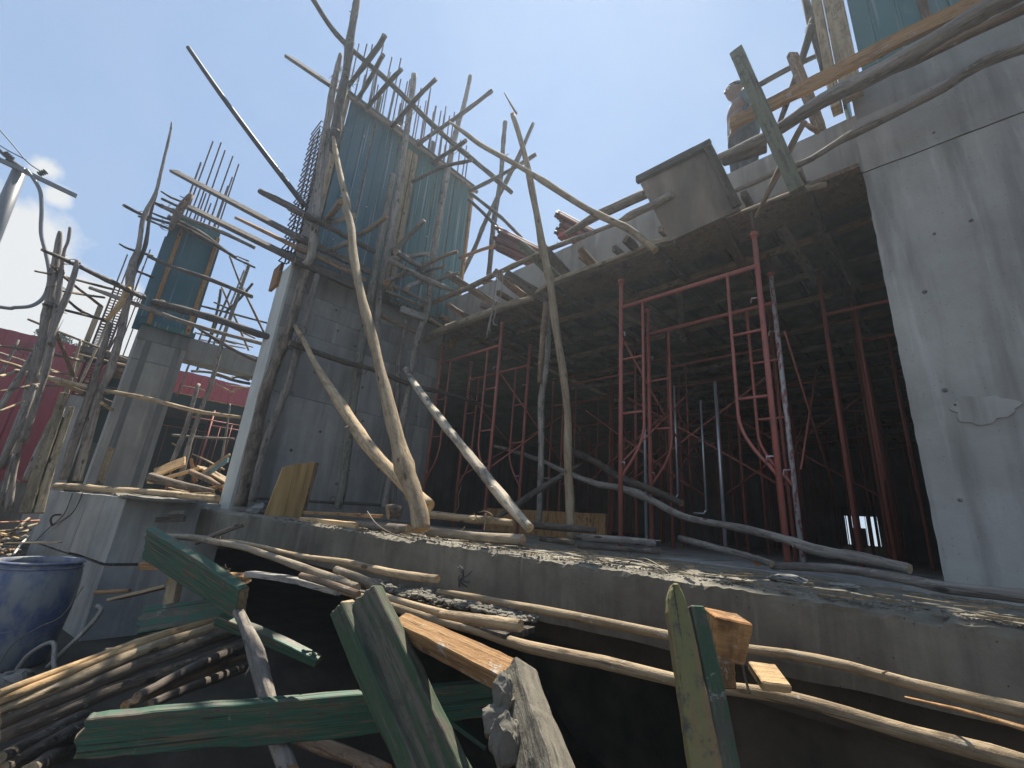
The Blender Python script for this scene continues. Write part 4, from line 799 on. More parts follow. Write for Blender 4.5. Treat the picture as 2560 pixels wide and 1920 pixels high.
('timber_pole', 'straight guard pole continuing along slab edge under the sky', 'pole', None, 'grey', [(-2.933, 3.33, 3.067, 0.031), (-2.499, 3.342, 3.038, 0.0305), (-2.07, 3.352, 3.013, 0.0298), (-1.887, 3.341, 3.026, 0.0441), (-1.661, 3.338, 3.026, 0.0448), (-1.448, 3.33, 3.034, 0.0378)]),
('timber_pole', 'stout guard pole with free left end on slab edge', 'pole', None, 'grey', [(-2.791, 3.45, 3.269, 0.0402), (-2.362, 3.436, 3.316, 0.0552), (-1.727, 3.462, 3.319, 0.0663), (-1.748, 3.418, 3.257, 0.049), (-1.455, 3.434, 3.258, 0.0514), (-1.143, 3.45, 3.26, 0.0479)]),
('timber_pole', 'thick weathered pole sweeping up to the top right picture corner', 'pole', None, 'grey', [(-1.006, 3.28, 3.149, 0.0337), (-0.64, 3.264, 3.109, 0.0525), (-0.26, 3.206, 3.124, 0.0631), (0.095, 3.185, 3.094, 0.0654), (0.403, 3.142, 3.102, 0.0632), (0.604, 3.111, 3.111, 0.0596), (0.776, 3.1, 3.098, 0.0567)]),
('timber_pole', 'smooth pole just below the thick sweeping one', 'pole', None, 'brown', [(-0.15, 3.52, 3.438, 0.0307), (0.105, 3.516, 3.415, 0.0349), (0.276, 3.518, 3.392, 0.037), (0.588, 3.502, 3.382, 0.0365), (0.85, 3.5, 3.355, 0.0342)]),
('timber_pole', 'wavy pole bowing across concrete beam and right column', 'pole', None, 'grey', [(-0.973, 3.45, 2.878, 0.0231), (-0.776, 3.453, 2.881, 0.0243), (-0.606, 3.448, 2.895, 0.0273), (-0.484, 3.459, 2.881, 0.0276), (-0.375, 3.461, 2.883, 0.027), (-0.213, 3.443, 2.915, 0.0287), (-0.105, 3.438, 2.926, 0.0378), (0.2, 3.433, 2.947, 0.0333), (0.374, 3.424, 2.967, 0.0361), (0.559, 3.402, 3.006, 0.0394), (0.777, 3.42, 2.985, 0.0393)]),
('timber_pole', 'round rail behind green post at top of slab', 'pole', None, 'dark', [(-0.901, 4.2, 4.716, 0.0324), (-0.571, 4.195, 4.704, 0.0308), (-0.301, 4.2, 4.68, 0.028)]),
('timber_pole', 'tall dark standard beside right green formwork', 'pole', None, 'dark', [(-0.304, 4.05, 5.374, 0.0383), (-0.285, 4.043, 4.79, 0.0458), (-0.251, 4.05, 4.252, 0.0381)]),
('timber_pole', 'slanted dark brace crossing behind reddish post', 'pole', None, 'dark', [(-0.253, 4.0, 4.945, 0.0427), (-0.375, 4.008, 4.604, 0.0395), (-0.515, 4.004, 4.248, 0.0333), (-0.654, 4.0, 3.895, 0.0272)]),
('timber_pole', 'thin stick propped between guard rail and soffit', 'pole', None, 'brown', [(-0.367, 3.2, 3.02, 0.0259), (-0.491, 3.25, 2.878, 0.0274), (-0.614, 3.307, 2.729, 0.0271), (-0.801, 3.4, 2.496, 0.0159)]),
('timber_pole', 'dark short log lying on slab behind the guard pole', 'pole', None, 'dark', [(-1.073, 3.62, 3.388, 0.044), (-0.882, 3.614, 3.371, 0.0638), (-0.713, 3.62, 3.336, 0.0523)]),
('timber_strut', 'small brown strut between reddish post and thin stick', 'strut', None, 'brown', [(-0.427, 3.7, 3.474, 0.0228), (-0.342, 3.7, 3.321, 0.0261)]),
('timber_pole', 'pale pole under outer soffit edge beside tall wall corner', 'pole', None, 'paleg', [(-5.563, 3.5, 2.611, 0.0651), (-5.044, 3.481, 2.645, 0.0703), (-4.325, 3.486, 2.642, 0.0635), (-3.785, 3.487, 2.645, 0.0582), (-3.316, 3.5, 2.625, 0.0437)]),
('timber_pole', 'frayed pale pole under beam at right', 'pole', None, 'paleg', [(-0.938, 3.5, 2.678, 0.0169), (-0.771, 3.497, 2.67, 0.0192), (-0.561, 3.492, 2.661, 0.0203), (-0.437, 3.493, 2.648, 0.0315), (-0.329, 3.5, 2.625, 0.0264)]),
('timber_pole', 'pale crooked pole fallen from formwork onto slab edge', 'pole', None, 'pale', [(-4.4, 2.652, 5.451, 0.0185), (-4.143, 2.701, 5.154, 0.032), (-3.77, 2.772, 4.729, 0.037), (-3.364, 2.852, 4.313, 0.0364), (-3.001, 2.922, 3.921, 0.0373), (-2.388, 3.042, 3.268, 0.0388), (-2.046, 3.109, 2.936, 0.0402), (-1.816, 3.154, 2.72, 0.0384), (-1.565, 3.2, 2.398, 0.0374)]),
('timber_pole', 'tall upright forked pole rising from ledge past slab edge', 'pole', None, 'pale', [(-3.495, 3.05, 5.276, 0.0359), (-3.24, 3.104, 4.453, 0.0435), (-3.033, 3.124, 3.641, 0.0461), (-2.868, 3.132, 2.952, 0.0503), (-2.807, 3.143, 2.742, 0.0468), (-2.73, 3.151, 2.447, 0.0455), (-2.623, 3.138, 1.901, 0.0443), (-2.504, 3.141, 1.386, 0.042), (-2.419, 3.137, 0.989, 0.0402), (-2.36, 3.094, 0.509, 0.0411), (-2.318, 3.073, 0.216, 0.0426), (-2.274, 3.05, -0.098, 0.0429)]),
('twig', 'thin twig tip spliced onto tall upright pole', 'twig', None, 'brown', [(-3.715, 3.05, 5.836, 0.0089), (-3.548, 3.05, 5.497, 0.015), (-3.418, 3.05, 5.232, 0.0167)]),
('timber_pole', 'slimmer grey pole standing behind the tall upright pole', 'pole', None, 'grey', [(-2.972, 3.42, 2.405, 0.0369), (-2.978, 3.454, 1.699, 0.0355), (-3.011, 3.441, 1.323, 0.0401), (-3.01, 3.47, 0.822, 0.0374), (-3.017, 3.502, 0.134, 0.0344), (-3.025, 3.5, 0.035, 0.0335)]),
('timber_pole', 'short pole hanging beside upright with sawn lower end', 'pole', None, 'brown', [(-2.91, 3.3, 2.349, 0.0379), (-2.92, 3.3, 1.866, 0.0368), (-2.93, 3.3, 1.41, 0.0309)]),
('timber_pole', 'dark post standing in sky gap behind slab edge', 'pole', None, 'dark', [(-5.481, 4.6, 7.903, 0.0516), (-5.471, 4.614, 7.035, 0.0533), (-5.47, 4.616, 6.457, 0.0554), (-5.49, 4.598, 5.539, 0.0566), (-5.494, 4.597, 4.914, 0.0583), (-5.492, 4.6, 4.291, 0.0552)]),
('timber_pole', 'slanting jagged pole in sky gap with nails', 'pole', None, 'dark', [(-4.954, 4.9, 7.76, 0.0347), (-5.31, 4.912, 7.163, 0.0541), (-5.644, 4.9, 6.642, 0.0545), (-6.096, 4.884, 5.936, 0.0518), (-6.406, 4.898, 5.41, 0.0533), (-6.793, 4.9, 4.779, 0.0489)]),
('timber_pole', 'thin bowed pole dangling below formwork corner in sky gap', 'pole', None, 'dark', [(-5.3, 3.811, 5.482, 0.0329), (-5.033, 4.07, 5.182, 0.0352), (-4.825, 4.273, 4.947, 0.0349), (-4.6, 4.507, 4.628, 0.0239)]),
('timber_pole', 'straight thin pole parallel to bowed one in sky gap', 'pole', None, 'dark', [(-5.2, 3.723, 5.238, 0.0321), (-4.952, 4.031, 4.893, 0.0345), (-4.7, 4.345, 4.54, 0.0341)]),
('timber_pole', 'orange rail joining green sheet edge to pipe bundle', 'pole', None, 'orange', [(-5.2, 3.706, 4.056, 0.0303), (-4.764, 3.806, 4.081, 0.033), (-4.366, 3.9, 4.1, 0.0339)]),
('timber_pole', 'short thin brace stick at foot of sky gap', 'pole', None, 'brown', [(-5.2, 3.648, 3.546, 0.0203), (-5.743, 4.11, 4.261, 0.0249), (-6.239, 4.6, 4.934, 0.0253)]),
('timber_pole', 'long crooked pole lying diagonally through red frames', 'pole', None, 'grey', [(-5.997, 5.6, 1.338, 0.0319), (-4.99, 5.209, 1.098, 0.0406), (-4.221, 4.907, 0.886, 0.0407), (-3.633, 4.672, 0.697, 0.0409), (-2.97, 4.412, 0.514, 0.0415), (-2.545, 4.249, 0.442, 0.0414), (-2.101, 4.074, 0.311, 0.0419), (-1.724, 3.92, 0.173, 0.0339), (-1.245, 3.737, 0.102, 0.0333), (-0.872, 3.595, 0.032, 0.035), (-0.693, 3.526, -0.012, 0.0418), (-0.424, 3.423, -0.04, 0.0362), (-0.233, 3.35, -0.071, 0.031)]),
('timber_pole', 'dark pole leaning up behind tall upright', 'pole', None, 'dark', [(-2.784, 2.7, 0.04, 0.0214), (-2.805, 2.938, 0.143, 0.0287), (-2.844, 3.283, 0.319, 0.0354), (-2.885, 3.681, 0.506, 0.0336), (-2.916, 4.0, 0.654, 0.0254)]),
('timber_pole', 'dim pole slanting down behind red frames', 'pole', None, 'dark', [(-3.464, 4.6, 0.953, 0.0403), (-2.982, 4.454, 0.754, 0.0442), (-2.594, 4.329, 0.562, 0.0476), (-2.167, 4.206, 0.427, 0.0436), (-1.808, 4.1, 0.292, 0.0358)]),
('timber_pole', 'grey split pole lying under middle red frame', 'pole', None, 'grey', [(-1.683, 3.75, -0.015, 0.0309), (-1.206, 3.43, -0.071, 0.0273), (-0.866, 3.2, -0.118, 0.0247)]),
('timber_pole', 'long dark pole lying along base of right column', 'pole', None, 'grey', [(-0.88, 3.25, -0.129, 0.0241), (-0.532, 3.131, -0.104, 0.0282), (-0.266, 3.045, -0.117, 0.0285), (-0.1, 2.991, -0.133, 0.0301), (0.173, 2.9, -0.125, 0.0346)]),
('timber_pole', 'dark log in shadow by foot of pale props', 'pole', None, 'dark', [(-2.471, 2.75, -0.004, 0.0323), (-2.233, 2.877, -0.01, 0.0334), (-1.996, 3.0, -0.006, 0.0264)]),
('timber_pole', 'stained log end beside upright pole foot', 'pole', None, 'dark', [(-2.045, 2.4, -0.086, 0.0195), (-1.936, 2.45, -0.087, 0.0207), (-1.831, 2.5, -0.092, 0.0227)]),
('timber_pole', 'shaded log behind feet of red frame', 'pole', None, 'grey', [(-2.188, 3.0, -0.066, 0.0301), (-1.934, 3.146, -0.064, 0.0312), (-1.668, 3.3, -0.063, 0.0322)]),
('timber_pole', 'second shaded log at the feet of red frame', 'pole', None, 'dark', [(-2.019, 2.8, -0.124, 0.021), (-1.762, 2.868, -0.112, 0.0202), (-1.461, 2.95, -0.105, 0.0231)]),
('sawn_log', 'thick sunlit sawn log on ledge right of pale prop', 'log', None, 'paleg', [(-2.69, 1.95, -0.104, 0.0382), (-2.446, 2.017, -0.099, 0.0375), (-2.182, 2.09, -0.099, 0.0374), (-1.963, 2.15, -0.094, 0.0374)]),
('sawn_log', 'shaded front log with dark bark left of prop foot', 'log', None, 'bark', [(-3.277, 1.72, -0.099, 0.0272), (-3.039, 1.764, -0.098, 0.0379), (-2.745, 1.82, -0.1, 0.04)]),
('sawn_log', 'string bound log behind the thick sunlit log', 'log', None, 'pale', [(-3.274, 2.35, 0.015, 0.0379), (-2.943, 2.407, 0.01, 0.0398), (-2.648, 2.458, 0.006, 0.0361), (-2.411, 2.5, -0.001, 0.026)]),
('log_stump', 'dark stump standing end on behind prop foot', 'log', None, 'bark', [(-3.52, 2.1, 0.004, 0.0697), (-3.462, 2.2, 0.013, 0.0702)]),
('timber_pole', 'long low rail along foot of tall grey wall', 'pole', None, 'dark', [(-5.35, 1.612, 0.04, 0.0161), (-5.35, 2.099, 0.058, 0.0185), (-5.349, 2.66, 0.079, 0.0199), (-5.35, 3.142, 0.089, 0.0211)]),
('timber_pole', 'tall whippy pole with thin top left of rebar column', 'pole', None, 'grey', [(-8.5, -0.157, 6.0, 0.0131), (-8.482, -0.115, 5.704, 0.0208), (-8.478, -0.065, 5.092, 0.0255), (-8.479, -0.033, 4.649, 0.0276), (-8.525, -0.049, 4.153, 0.037), (-8.49, 0.031, 3.608, 0.0411), (-8.515, 0.023, 3.32, 0.0622), (-8.48, 0.103, 2.756, 0.0539), (-8.454, 0.184, 2.068, 0.0525), (-8.459, 0.207, 1.688, 0.0585), (-8.503, 0.199, 1.133, 0.0616), (-8.5, 0.28, 0.094, 0.0632)]),
('timber_pole', 'shorter dark pole twinned with the whippy one', 'pole', None, 'dark', [(-8.6, -0.009, 4.716, 0.0179), (-8.601, 0.011, 4.227, 0.025), (-8.559, 0.082, 3.666, 0.0319), (-8.6, 0.06, 3.07, 0.0359)]),
('timber_pole', 'orange tilted stub pole with round butt near stirrup cage', 'pole', None, 'orangefresh', [(-8.2, 0.064, 2.853, 0.0512), (-8.18, 0.054, 2.601, 0.0471), (-8.185, 0.018, 2.413, 0.0365), (-8.2, -0.029, 2.277, 0.0252)]),
('timber_pole', 'grey pole below stirrup cage reaching the block log', 'pole', None, 'grey', [(-8.5, 0.034, 2.348, 0.0389), (-8.495, 0.062, 1.889, 0.0426), (-8.493, 0.084, 1.492, 0.0486), (-8.502, 0.089, 1.174, 0.061), (-8.511, 0.107, 0.584, 0.0594), (-8.5, 0.144, 0.088, 0.0498)]),
('timber_pole', 'forked pole of left cluster with sunlit foot', 'pole', None, 'grey', [(-7.6, -0.726, 3.073, 0.0217), (-7.596, -0.684, 2.831, 0.0439), (-7.59, -0.601, 2.333, 0.048), (-7.584, -0.484, 1.625, 0.0654), (-7.605, -0.444, 1.225, 0.0571), (-7.605, -0.39, 0.876, 0.0545), (-7.624, -0.343, 0.445, 0.0447), (-7.63, -0.29, 0.064, 0.0388), (-7.6, -0.202, -0.303, 0.0434)]),
('timber_pole', 'reddish left pole of the cluster rising beside the cable', 'pole', None, 'grey', [(-7.5, -0.655, 3.133, 0.0177), (-7.488, -0.618, 2.947, 0.0195), (-7.5, -0.605, 2.744, 0.0194), (-7.481, -0.521, 2.267, 0.0324), (-7.453, -0.387, 1.468, 0.0461), (-7.471, -0.338, 0.946, 0.0397), (-7.5, -0.303, 0.444, 0.0407)]),
('timber_pole', 'short pole leaning right in the left cluster', 'pole', None, 'grey', [(-7.4, -0.467, 2.698, 0.0291), (-7.393, -0.436, 2.277, 0.0381), (-7.408, -0.434, 1.925, 0.0374), (-7.4, -0.407, 1.588, 0.0313)]),
('timber_pole', 'thin brace falling right from left cluster to red fence', 'pole', None, 'brown', [(-7.6, -0.436, 1.842, 0.021), (-8.011, -0.319, 1.697, 0.0262), (-8.6, -0.14, 1.492, 0.0262)]),
('timber_stick', 'short topmost sidewise stick crossing left cluster', 'stick', None, 'dark', [(-7.4, -0.761, 2.406, 0.0129), (-7.758, -0.52, 2.564, 0.018), (-8.4, -0.091, 2.818, 0.0205)]),
('timber_stick', 'thin diagonal stick from left cluster to plank deck', 'stick', None, 'brown', [(-7.4, -0.662, 2.54, 0.015), (-7.927, -0.436, 2.548, 0.0185), (-8.6, -0.135, 2.581, 0.023)]),
('timber_stick', 'dark long rail falling right from left cluster', 'stick', None, 'dark', [(-7.2, -0.761, 2.616, 0.0218), (-7.384, -0.596, 2.655, 0.0267), (-7.709, -0.309, 2.719, 0.035), (-8.052, -0.006, 2.782, 0.0399), (-8.4, 0.291, 2.826, 0.0356)]),
('timber_stick', 'level thin stick right of left cluster', 'stick', None, 'brown', [(-7.5, -0.507, 2.291, 0.0153), (-7.96, -0.352, 2.47, 0.0187), (-8.6, -0.138, 2.721, 0.0185)]),
('timber_stick', 'bent dark stick right of left cluster', 'stick', None, 'dark', [(-7.5, -0.437, 2.215, 0.0173), (-8.038, -0.296, 2.275, 0.0209), (-8.6, -0.134, 2.384, 0.0205)]),
('timber_stick', 'low sharpened stick crossing left cluster', 'stick', None, 'dark', [(-7.4, -0.591, 2.046, 0.0148), (-7.786, -0.406, 2.153, 0.0199), (-8.6, -0.015, 2.394, 0.023)]),
('timber_stick', 'upper thin rail in front of red fence', 'stick', None, 'paleg', [(-7.2, -0.77, 1.408, 0.0135), (-8.012, -0.465, 1.604, 0.0217), (-9.0, -0.094, 1.805, 0.0255)]),
('timber_stick', 'broken stick end in front of red fence', 'stick', None, 'pale', [(-6.8, -0.684, 1.182, 0.0095), (-6.997, -0.612, 1.207, 0.0132), (-7.2, -0.537, 1.231, 0.0138)]),
('timber_stick', 'sunlit stick end meeting the sagging rail', 'stick', None, 'pale', [(-7.0, -0.654, 1.041, 0.0163), (-7.306, -0.616, 1.139, 0.0172), (-7.6, -0.581, 1.237, 0.0163)]),
('timber_stick', 'wispy stick across left poles', 'stick', None, 'brown', [(-6.8, -0.593, 0.867, 0.0095), (-7.092, -0.483, 0.988, 0.0118), (-7.4, -0.365, 1.113, 0.0126)]),
('timber_stick', 'thin pale stick below the wispy one', 'stick', None, 'pale', [(-6.2, -0.481, 0.618, 0.0079), (-6.496, -0.435, 0.711, 0.0114), (-6.8, -0.391, 0.814, 0.0121)]),
('timber_stick', 'sunlit broken stick under the sagging rail', 'stick', None, 'pale', [(-8.2, -0.246, 1.286, 0.0265), (-8.358, -0.122, 1.287, 0.0274), (-8.6, 0.06, 1.267, 0.0286)]),
('timber_stick', 'little sunlit stick beside left column', 'stick', None, 'pale', [(-8.4, 0.242, 1.164, 0.0284), (-8.6, 0.379, 1.119, 0.0317)]),
('timber_stick', 'flat stick end behind sagging rail', 'stick', None, 'pale', [(-8.6, -0.402, 1.482, 0.0127), (-9.0, -0.149, 1.573, 0.0205)]),
('timber_stick', 'upper left tie stick of rebar column formwork', 'stick', None, 'dark', [(-8.4, -0.311, 4.156, 0.0285), (-8.643, -0.031, 4.252, 0.0276), (-8.9, 0.298, 4.425, 0.0266)]),
('timber_stick', 'lower left tie stick of rebar column formwork', 'stick', None, 'dark', [(-8.5, -0.114, 4.129, 0.0171), (-8.679, 0.084, 4.22, 0.0203), (-8.9, 0.325, 4.321, 0.0239)]),
('timber_stick', 'pointed stick touching left formwork corner', 'stick', None, 'dark', [(-8.9, 0.029, 4.923, 0.0133), (-9.001, 0.181, 4.95, 0.0244), (-9.1, 0.363, 5.023, 0.0223)]),
('timber_stick', 'square stick end at left formwork corner', 'stick', None, 'dark', [(-8.9, 0.072, 4.797, 0.0265), (-9.1, 0.348, 4.896, 0.025)]),
('timber_stick', 'inner tie stick of rebar column formwork', 'stick', None, 'dark', [(-8.7, -0.013, 4.566, 0.0205), (-8.9, 0.342, 4.692, 0.0243)]),
('timber_stick', 'thin lower tie stick of rebar column formwork', 'stick', None, 'dark', [(-8.7, 0.026, 4.376, 0.0178), (-8.9, 0.281, 4.493, 0.0213)]),
('timber_stick', 'curled pale stick behind whippy pole', 'stick', None, 'dark', [(-8.6, -0.2, 3.617, 0.0143), (-8.725, -0.079, 3.648, 0.0221), (-9.0, 0.217, 3.791, 0.0234)]),
('timber_stick', 'rail crossing the left green formwork sheets', 'stick', None, 'dark', [(-8.75, 0.158, 3.654, 0.0277), (-8.592, 0.468, 3.563, 0.0356), (-8.285, 1.025, 3.448, 0.0414), (-8.0, 1.57, 3.303, 0.0395)]),
('timber_stick', 'lower tie rail of left green formwork with free end', 'stick', None, 'grey', [(-8.8, 0.021, 4.609, 0.0259), (-8.652, 0.452, 4.525, 0.0345), (-8.475, 0.942, 4.45, 0.0408), (-8.3, 1.469, 4.334, 0.0334)]),
('timber_stick', 'short rail between stirrup cage and left formwork', 'stick', None, 'dark', [(-8.9, 0.091, 3.404, 0.0226), (-8.948, 0.225, 3.416, 0.0242), (-9.0, 0.365, 3.423, 0.0234)]),
('timber_pole', 'brown prop with bent head beside left formwork corner', 'pole', None, 'brown', [(-8.7, 0.413, 4.998, 0.0608), (-8.721, 0.346, 4.738, 0.0733), (-8.726, 0.303, 4.476, 0.0526), (-8.7, 0.306, 4.232, 0.039)]),
('timber_pole', 'tall straight standard between left column and tall wall', 'pole', None, 'grey', [(-8.7, 1.524, 4.195, 0.0302), (-8.666, 1.492, 3.601, 0.0336), (-8.63, 1.466, 3.039, 0.0355), (-8.588, 1.452, 2.508, 0.0372), (-8.523, 1.446, 1.81, 0.0398), (-8.507, 1.412, 1.394, 0.039), (-8.464, 1.392, 0.804, 0.0402), (-8.4, 1.4, 0.241, 0.0461)]),
('timber_stick', 'thin brace crossing sky gap left of tall wall', 'stick', None, 'brown', [(-9.6, 1.322, 4.621, 0.0201), (-9.415, 1.577, 4.098, 0.0214), (-9.211, 1.842, 3.606, 0.0241), (-9.0, 2.115, 3.111, 0.0253)]),
('timber_stick', 'second thin brace parallel in the sky gap', 'stick', None, 'brown', [(-10.0, 1.406, 4.099, 0.0221), (-9.784, 1.634, 3.623, 0.0233), (-9.634, 1.788, 3.335, 0.0246), (-9.4, 2.037, 2.796, 0.0227)]),
('timber_pole', 'short upright behind the left green sheets', 'pole', None, 'dark', [(-9.8, 1.377, 3.968, 0.0278), (-9.791, 1.41, 3.598, 0.0275), (-9.8, 1.437, 3.004, 0.027)]),
('timber_pole', 'knotty stick tied across the tall standard', 'pole', None, 'dark', [(-8.6, 1.644, 3.808, 0.0242), (-8.787, 1.555, 3.526, 0.0255), (-9.0, 1.433, 3.253, 0.0241)]),
('timber_stick', 'upper sidewise stick on tall standard', 'stick', None, 'dark', [(-8.9, 1.255, 4.291, 0.0187), (-8.692, 1.428, 4.175, 0.02), (-8.5, 1.586, 4.07, 0.0213)]),
('timber_stick', 'topmost thin stick above tall standard', 'stick', None, 'dark', [(-9.0, 1.343, 4.387, 0.0132), (-8.8, 1.517, 4.287, 0.016)]),
('timber_pole', 'stout tie pole from left formwork past tall standard', 'pole', None, 'dark', [(-8.8, 1.093, 3.679, 0.0247), (-8.589, 1.393, 3.561, 0.0289), (-8.4, 1.659, 3.461, 0.029)]),
('timber_stick', 'thin tie stick low in sky gap', 'stick', None, 'brown', [(-9.4, 1.276, 3.511, 0.0175), (-9.2, 1.511, 3.404, 0.0204)]),
('timber_stick', 'short stub on top of concrete lintel', 'stick', None, 'grey', [(-9.0, 1.498, 2.726, 0.014), (-8.9, 1.71, 2.702, 0.0169)]),
('timber_stick', 'dark crooked pole laid along the lintel top', 'stick', None, 'dark', [(-8.85, 1.027, 2.785, 0.0159), (-8.739, 1.224, 2.679, 0.0306), (-8.628, 1.424, 2.565, 0.0347), (-8.472, 1.69, 2.434, 0.0322), (-8.3, 1.961, 2.329, 0.0323)]),
('timber_pole', 'grey prop under lintel beside left column', 'pole', None, 'grey', [(-8.9, 1.345, 1.836, 0.033), (-8.804, 1.33, 1.438, 0.036), (-8.706, 1.317, 1.034, 0.0413), (-8.6, 1.262, 0.487, 0.0397)]),
('timber_stick', 'slim far prop under lintel', 'stick', None, 'grey', [(-10.5, 2.204, 1.906, 0.021), (-10.342, 2.238, 1.332, 0.0236), (-10.2, 2.258, 0.765, 0.0259)]),
('timber_pole', 'level rail under lintel', 'pole', None, 'grey', [(-10.0, 1.346, 1.046, 0.024), (-9.807, 1.787, 1.064, 0.0273), (-9.6, 2.238, 1.111, 0.025)]),
('timber_stick', 'sunlit stick end beside left column foot', 'stick', None, 'pale', [(-9.0, 1.244, 0.813, 0.0139), (-8.9, 1.329, 0.764, 0.0177)]),
('timber_stick', 'pale slanting stick above scrap heap', 'stick', None, 'pale', [(-8.8, 1.526, 0.671, 0.0127), (-8.326, 1.653, 0.565, 0.0146), (-7.8, 1.794, 0.432, 0.0163)]),
('timber_stick', 'sunlit stick under lintel top left', 'stick', None, 'pale', [(-10.0, 1.269, 2.454, 0.0103), (-9.8, 1.449, 2.33, 0.019)]),
('timber_stick', 'sunlit long stick just below lintel', 'stick', None, 'pale', [(-10.2, 1.415, 2.538, 0.0106), (-9.966, 1.738, 2.467, 0.0168), (-9.704, 2.101, 2.383, 0.0199), (-9.6, 2.249, 2.343, 0.0169)]),
('timber_pole', 'weathered bearer below lintel', 'pole', None, 'grey', [(-10.0, 1.34, 2.272, 0.0295), (-9.805, 1.613, 2.287, 0.0297), (-9.6, 1.947, 2.223, 0.0269)]),
('timber_pole', 'dark bearer below lintel near tall wall', 'pole', None, 'dark', [(-9.8, 1.708, 2.267, 0.0298), (-9.534, 1.966, 2.186, 0.0327), (-9.3, 2.181, 2.145, 0.0296)]),
('timber_stick', 'curved bleached stick below lintel', 'stick', None, 'paleg', [(-9.6, 1.944, 2.238, 0.0179), (-9.441, 2.006, 2.252, 0.0223), (-9.2, 2.131, 2.176, 0.022)]),
('timber_stick', 'yellow stick above green fascia', 'stick', None, 'pale', [(-10.2, 1.283, 2.0, 0.0148), (-10.079, 1.49, 1.984, 0.0178), (-10.0, 1.632, 1.963, 0.0179)]),
('timber_stick', 'thin crossed sunlit stick over far deck', 'stick', None, 'pale', [(-10.2, 1.821, 2.182, 0.0155), (-10.072, 2.018, 2.086, 0.0171), (-10.0, 2.119, 2.053, 0.014)]),
('timber_stick', 'pale stick over far deck beside tall wall', 'stick', None, 'pale', [(-10.2, 1.994, 2.206, 0.0141), (-9.947, 2.188, 2.178, 0.0172), (-9.8, 2.298, 2.168, 0.0171)]),
('timber_stick', 'angled pale stick over far deck', 'stick', None, 'pale', [(-10.2, 2.085, 2.058, 0.0142), (-10.005, 2.208, 2.16, 0.0173), (-9.9, 2.286, 2.189, 0.0173)]),
('sawn_log', 'big round log end jutting over block behind wired log', 'log', None, 'bark', [(-7.0, 0.861, 0.196, 0.0649), (-6.836, 1.018, 0.164, 0.0605), (-6.673, 1.176, 0.126, 0.0533), (-6.4, 1.429, 0.093, 0.021)]),
('sawn_log', 'smaller log with round end on scrap heap', 'log', None, 'brown', [(-7.4, 1.328, 0.328, 0.0423), (-7.061, 1.411, 0.261, 0.041), (-6.6, 1.524, 0.163, 0.0244)]),
('peeled_log', 'long peeled log wired on top of concrete block', 'log', None, 'pale', [(-8.2, 0.092, 0.007, 0.0457), (-7.633, 0.414, 0.014, 0.0472), (-6.972, 0.793, 0.017, 0.0456), (-6.507, 1.062, 0.009, 0.0444), (-5.95, 1.381, 0.009, 0.0404)]),
('timber_pole', 'leaning grey pole against red fence at left border', 'pole', None, 'grey', [(-8.8, -0.778, 1.854, 0.0169), (-8.797, -0.786, 1.579, 0.0188), (-8.8, -0.801, 1.333, 0.0185)]),
('timber_pole', 'thick leaning pole against red fence', 'pole', None, 'grey', [(-8.8, -0.597, 1.849, 0.0324), (-8.788, -0.621, 1.406, 0.0357), (-8.8, -0.689, 0.85, 0.0406)]),
('timber_pole', 'mossy pole slanting in front of red fence low left', 'pole', None, 'grey', [(-7.2, -0.389, 1.071, 0.0348), (-7.192, -0.374, 0.576, 0.0355), (-7.2, -0.379, 0.131, 0.037)]),
('timber_pole', 'darker pole beside the mossy one', 'pole', None, 'grey', [(-7.2, -0.401, 0.772, 0.0256), (-7.202, -0.398, 0.436, 0.0268), (-7.2, -0.392, 0.195, 0.0247)]),
('timber_pole', 'broad shaded pole left of green board', 'pole', None, 'grey', [(-7.2, -0.117, 0.866, 0.0491), (-7.196, -0.135, 0.431, 0.0477), (-7.2, -0.162, 0.035, 0.0422)]),
('timber_pole', 'dim pole foot at left border', 'pole', None, 'grey', [(-7.2, -0.335, 0.295, 0.0209), (-7.192, -0.294, 0.012, 0.0248), (-7.2, -0.274, -0.235, 0.0245)]),
('debris_stick', 'rusty thin rod over left debris', 'stick', None, 'redrod', [(-7.181, -0.232, -0.403, 0.0084), (-7.457, -0.098, -0.403, 0.0089), (-7.777, 0.057, -0.398, 0.0109)]),
('debris_stick', 'bleached stick steeply tilted in left debris', 'stick', None, 'pale', [(-7.213, -0.178, -0.596, 0.0181), (-7.58, -0.09, -0.477, 0.0168), (-7.856, -0.031, -0.381, 0.015)]),
('debris_stick', 'long sunlit stick in left debris', 'stick', None, 'pale', [(-7.196, -0.207, -0.493, 0.0157), (-7.468, -0.076, -0.481, 0.0166), (-7.787, 0.061, -0.431, 0.015)]),
('debris_stick', 'flat sunlit lath in left debris', 'stick', None, 'pale', [(-7.203, -0.194, -0.538, 0.0181), (-7.518, -0.086, -0.546, 0.0192), (-7.867, 0.015, -0.509, 0.0177)]),
('debris_stick', 'tan lath end near barrel', 'stick', None, 'orange', [(-7.233, -0.143, -0.722, 0.0181), (-7.745, -0.059, -0.698, 0.0223), (-7.982, -0.025, -0.681, 0.0204)]),
('debris_stick', 'white bent rod between barrel and block', 'stick', None, 'white', [(-7.12, -0.036, -0.704, 0.0096), (-7.529, -0.009, -0.629, 0.0116), (-7.879, 0.035, -0.58, 0.0095)]),
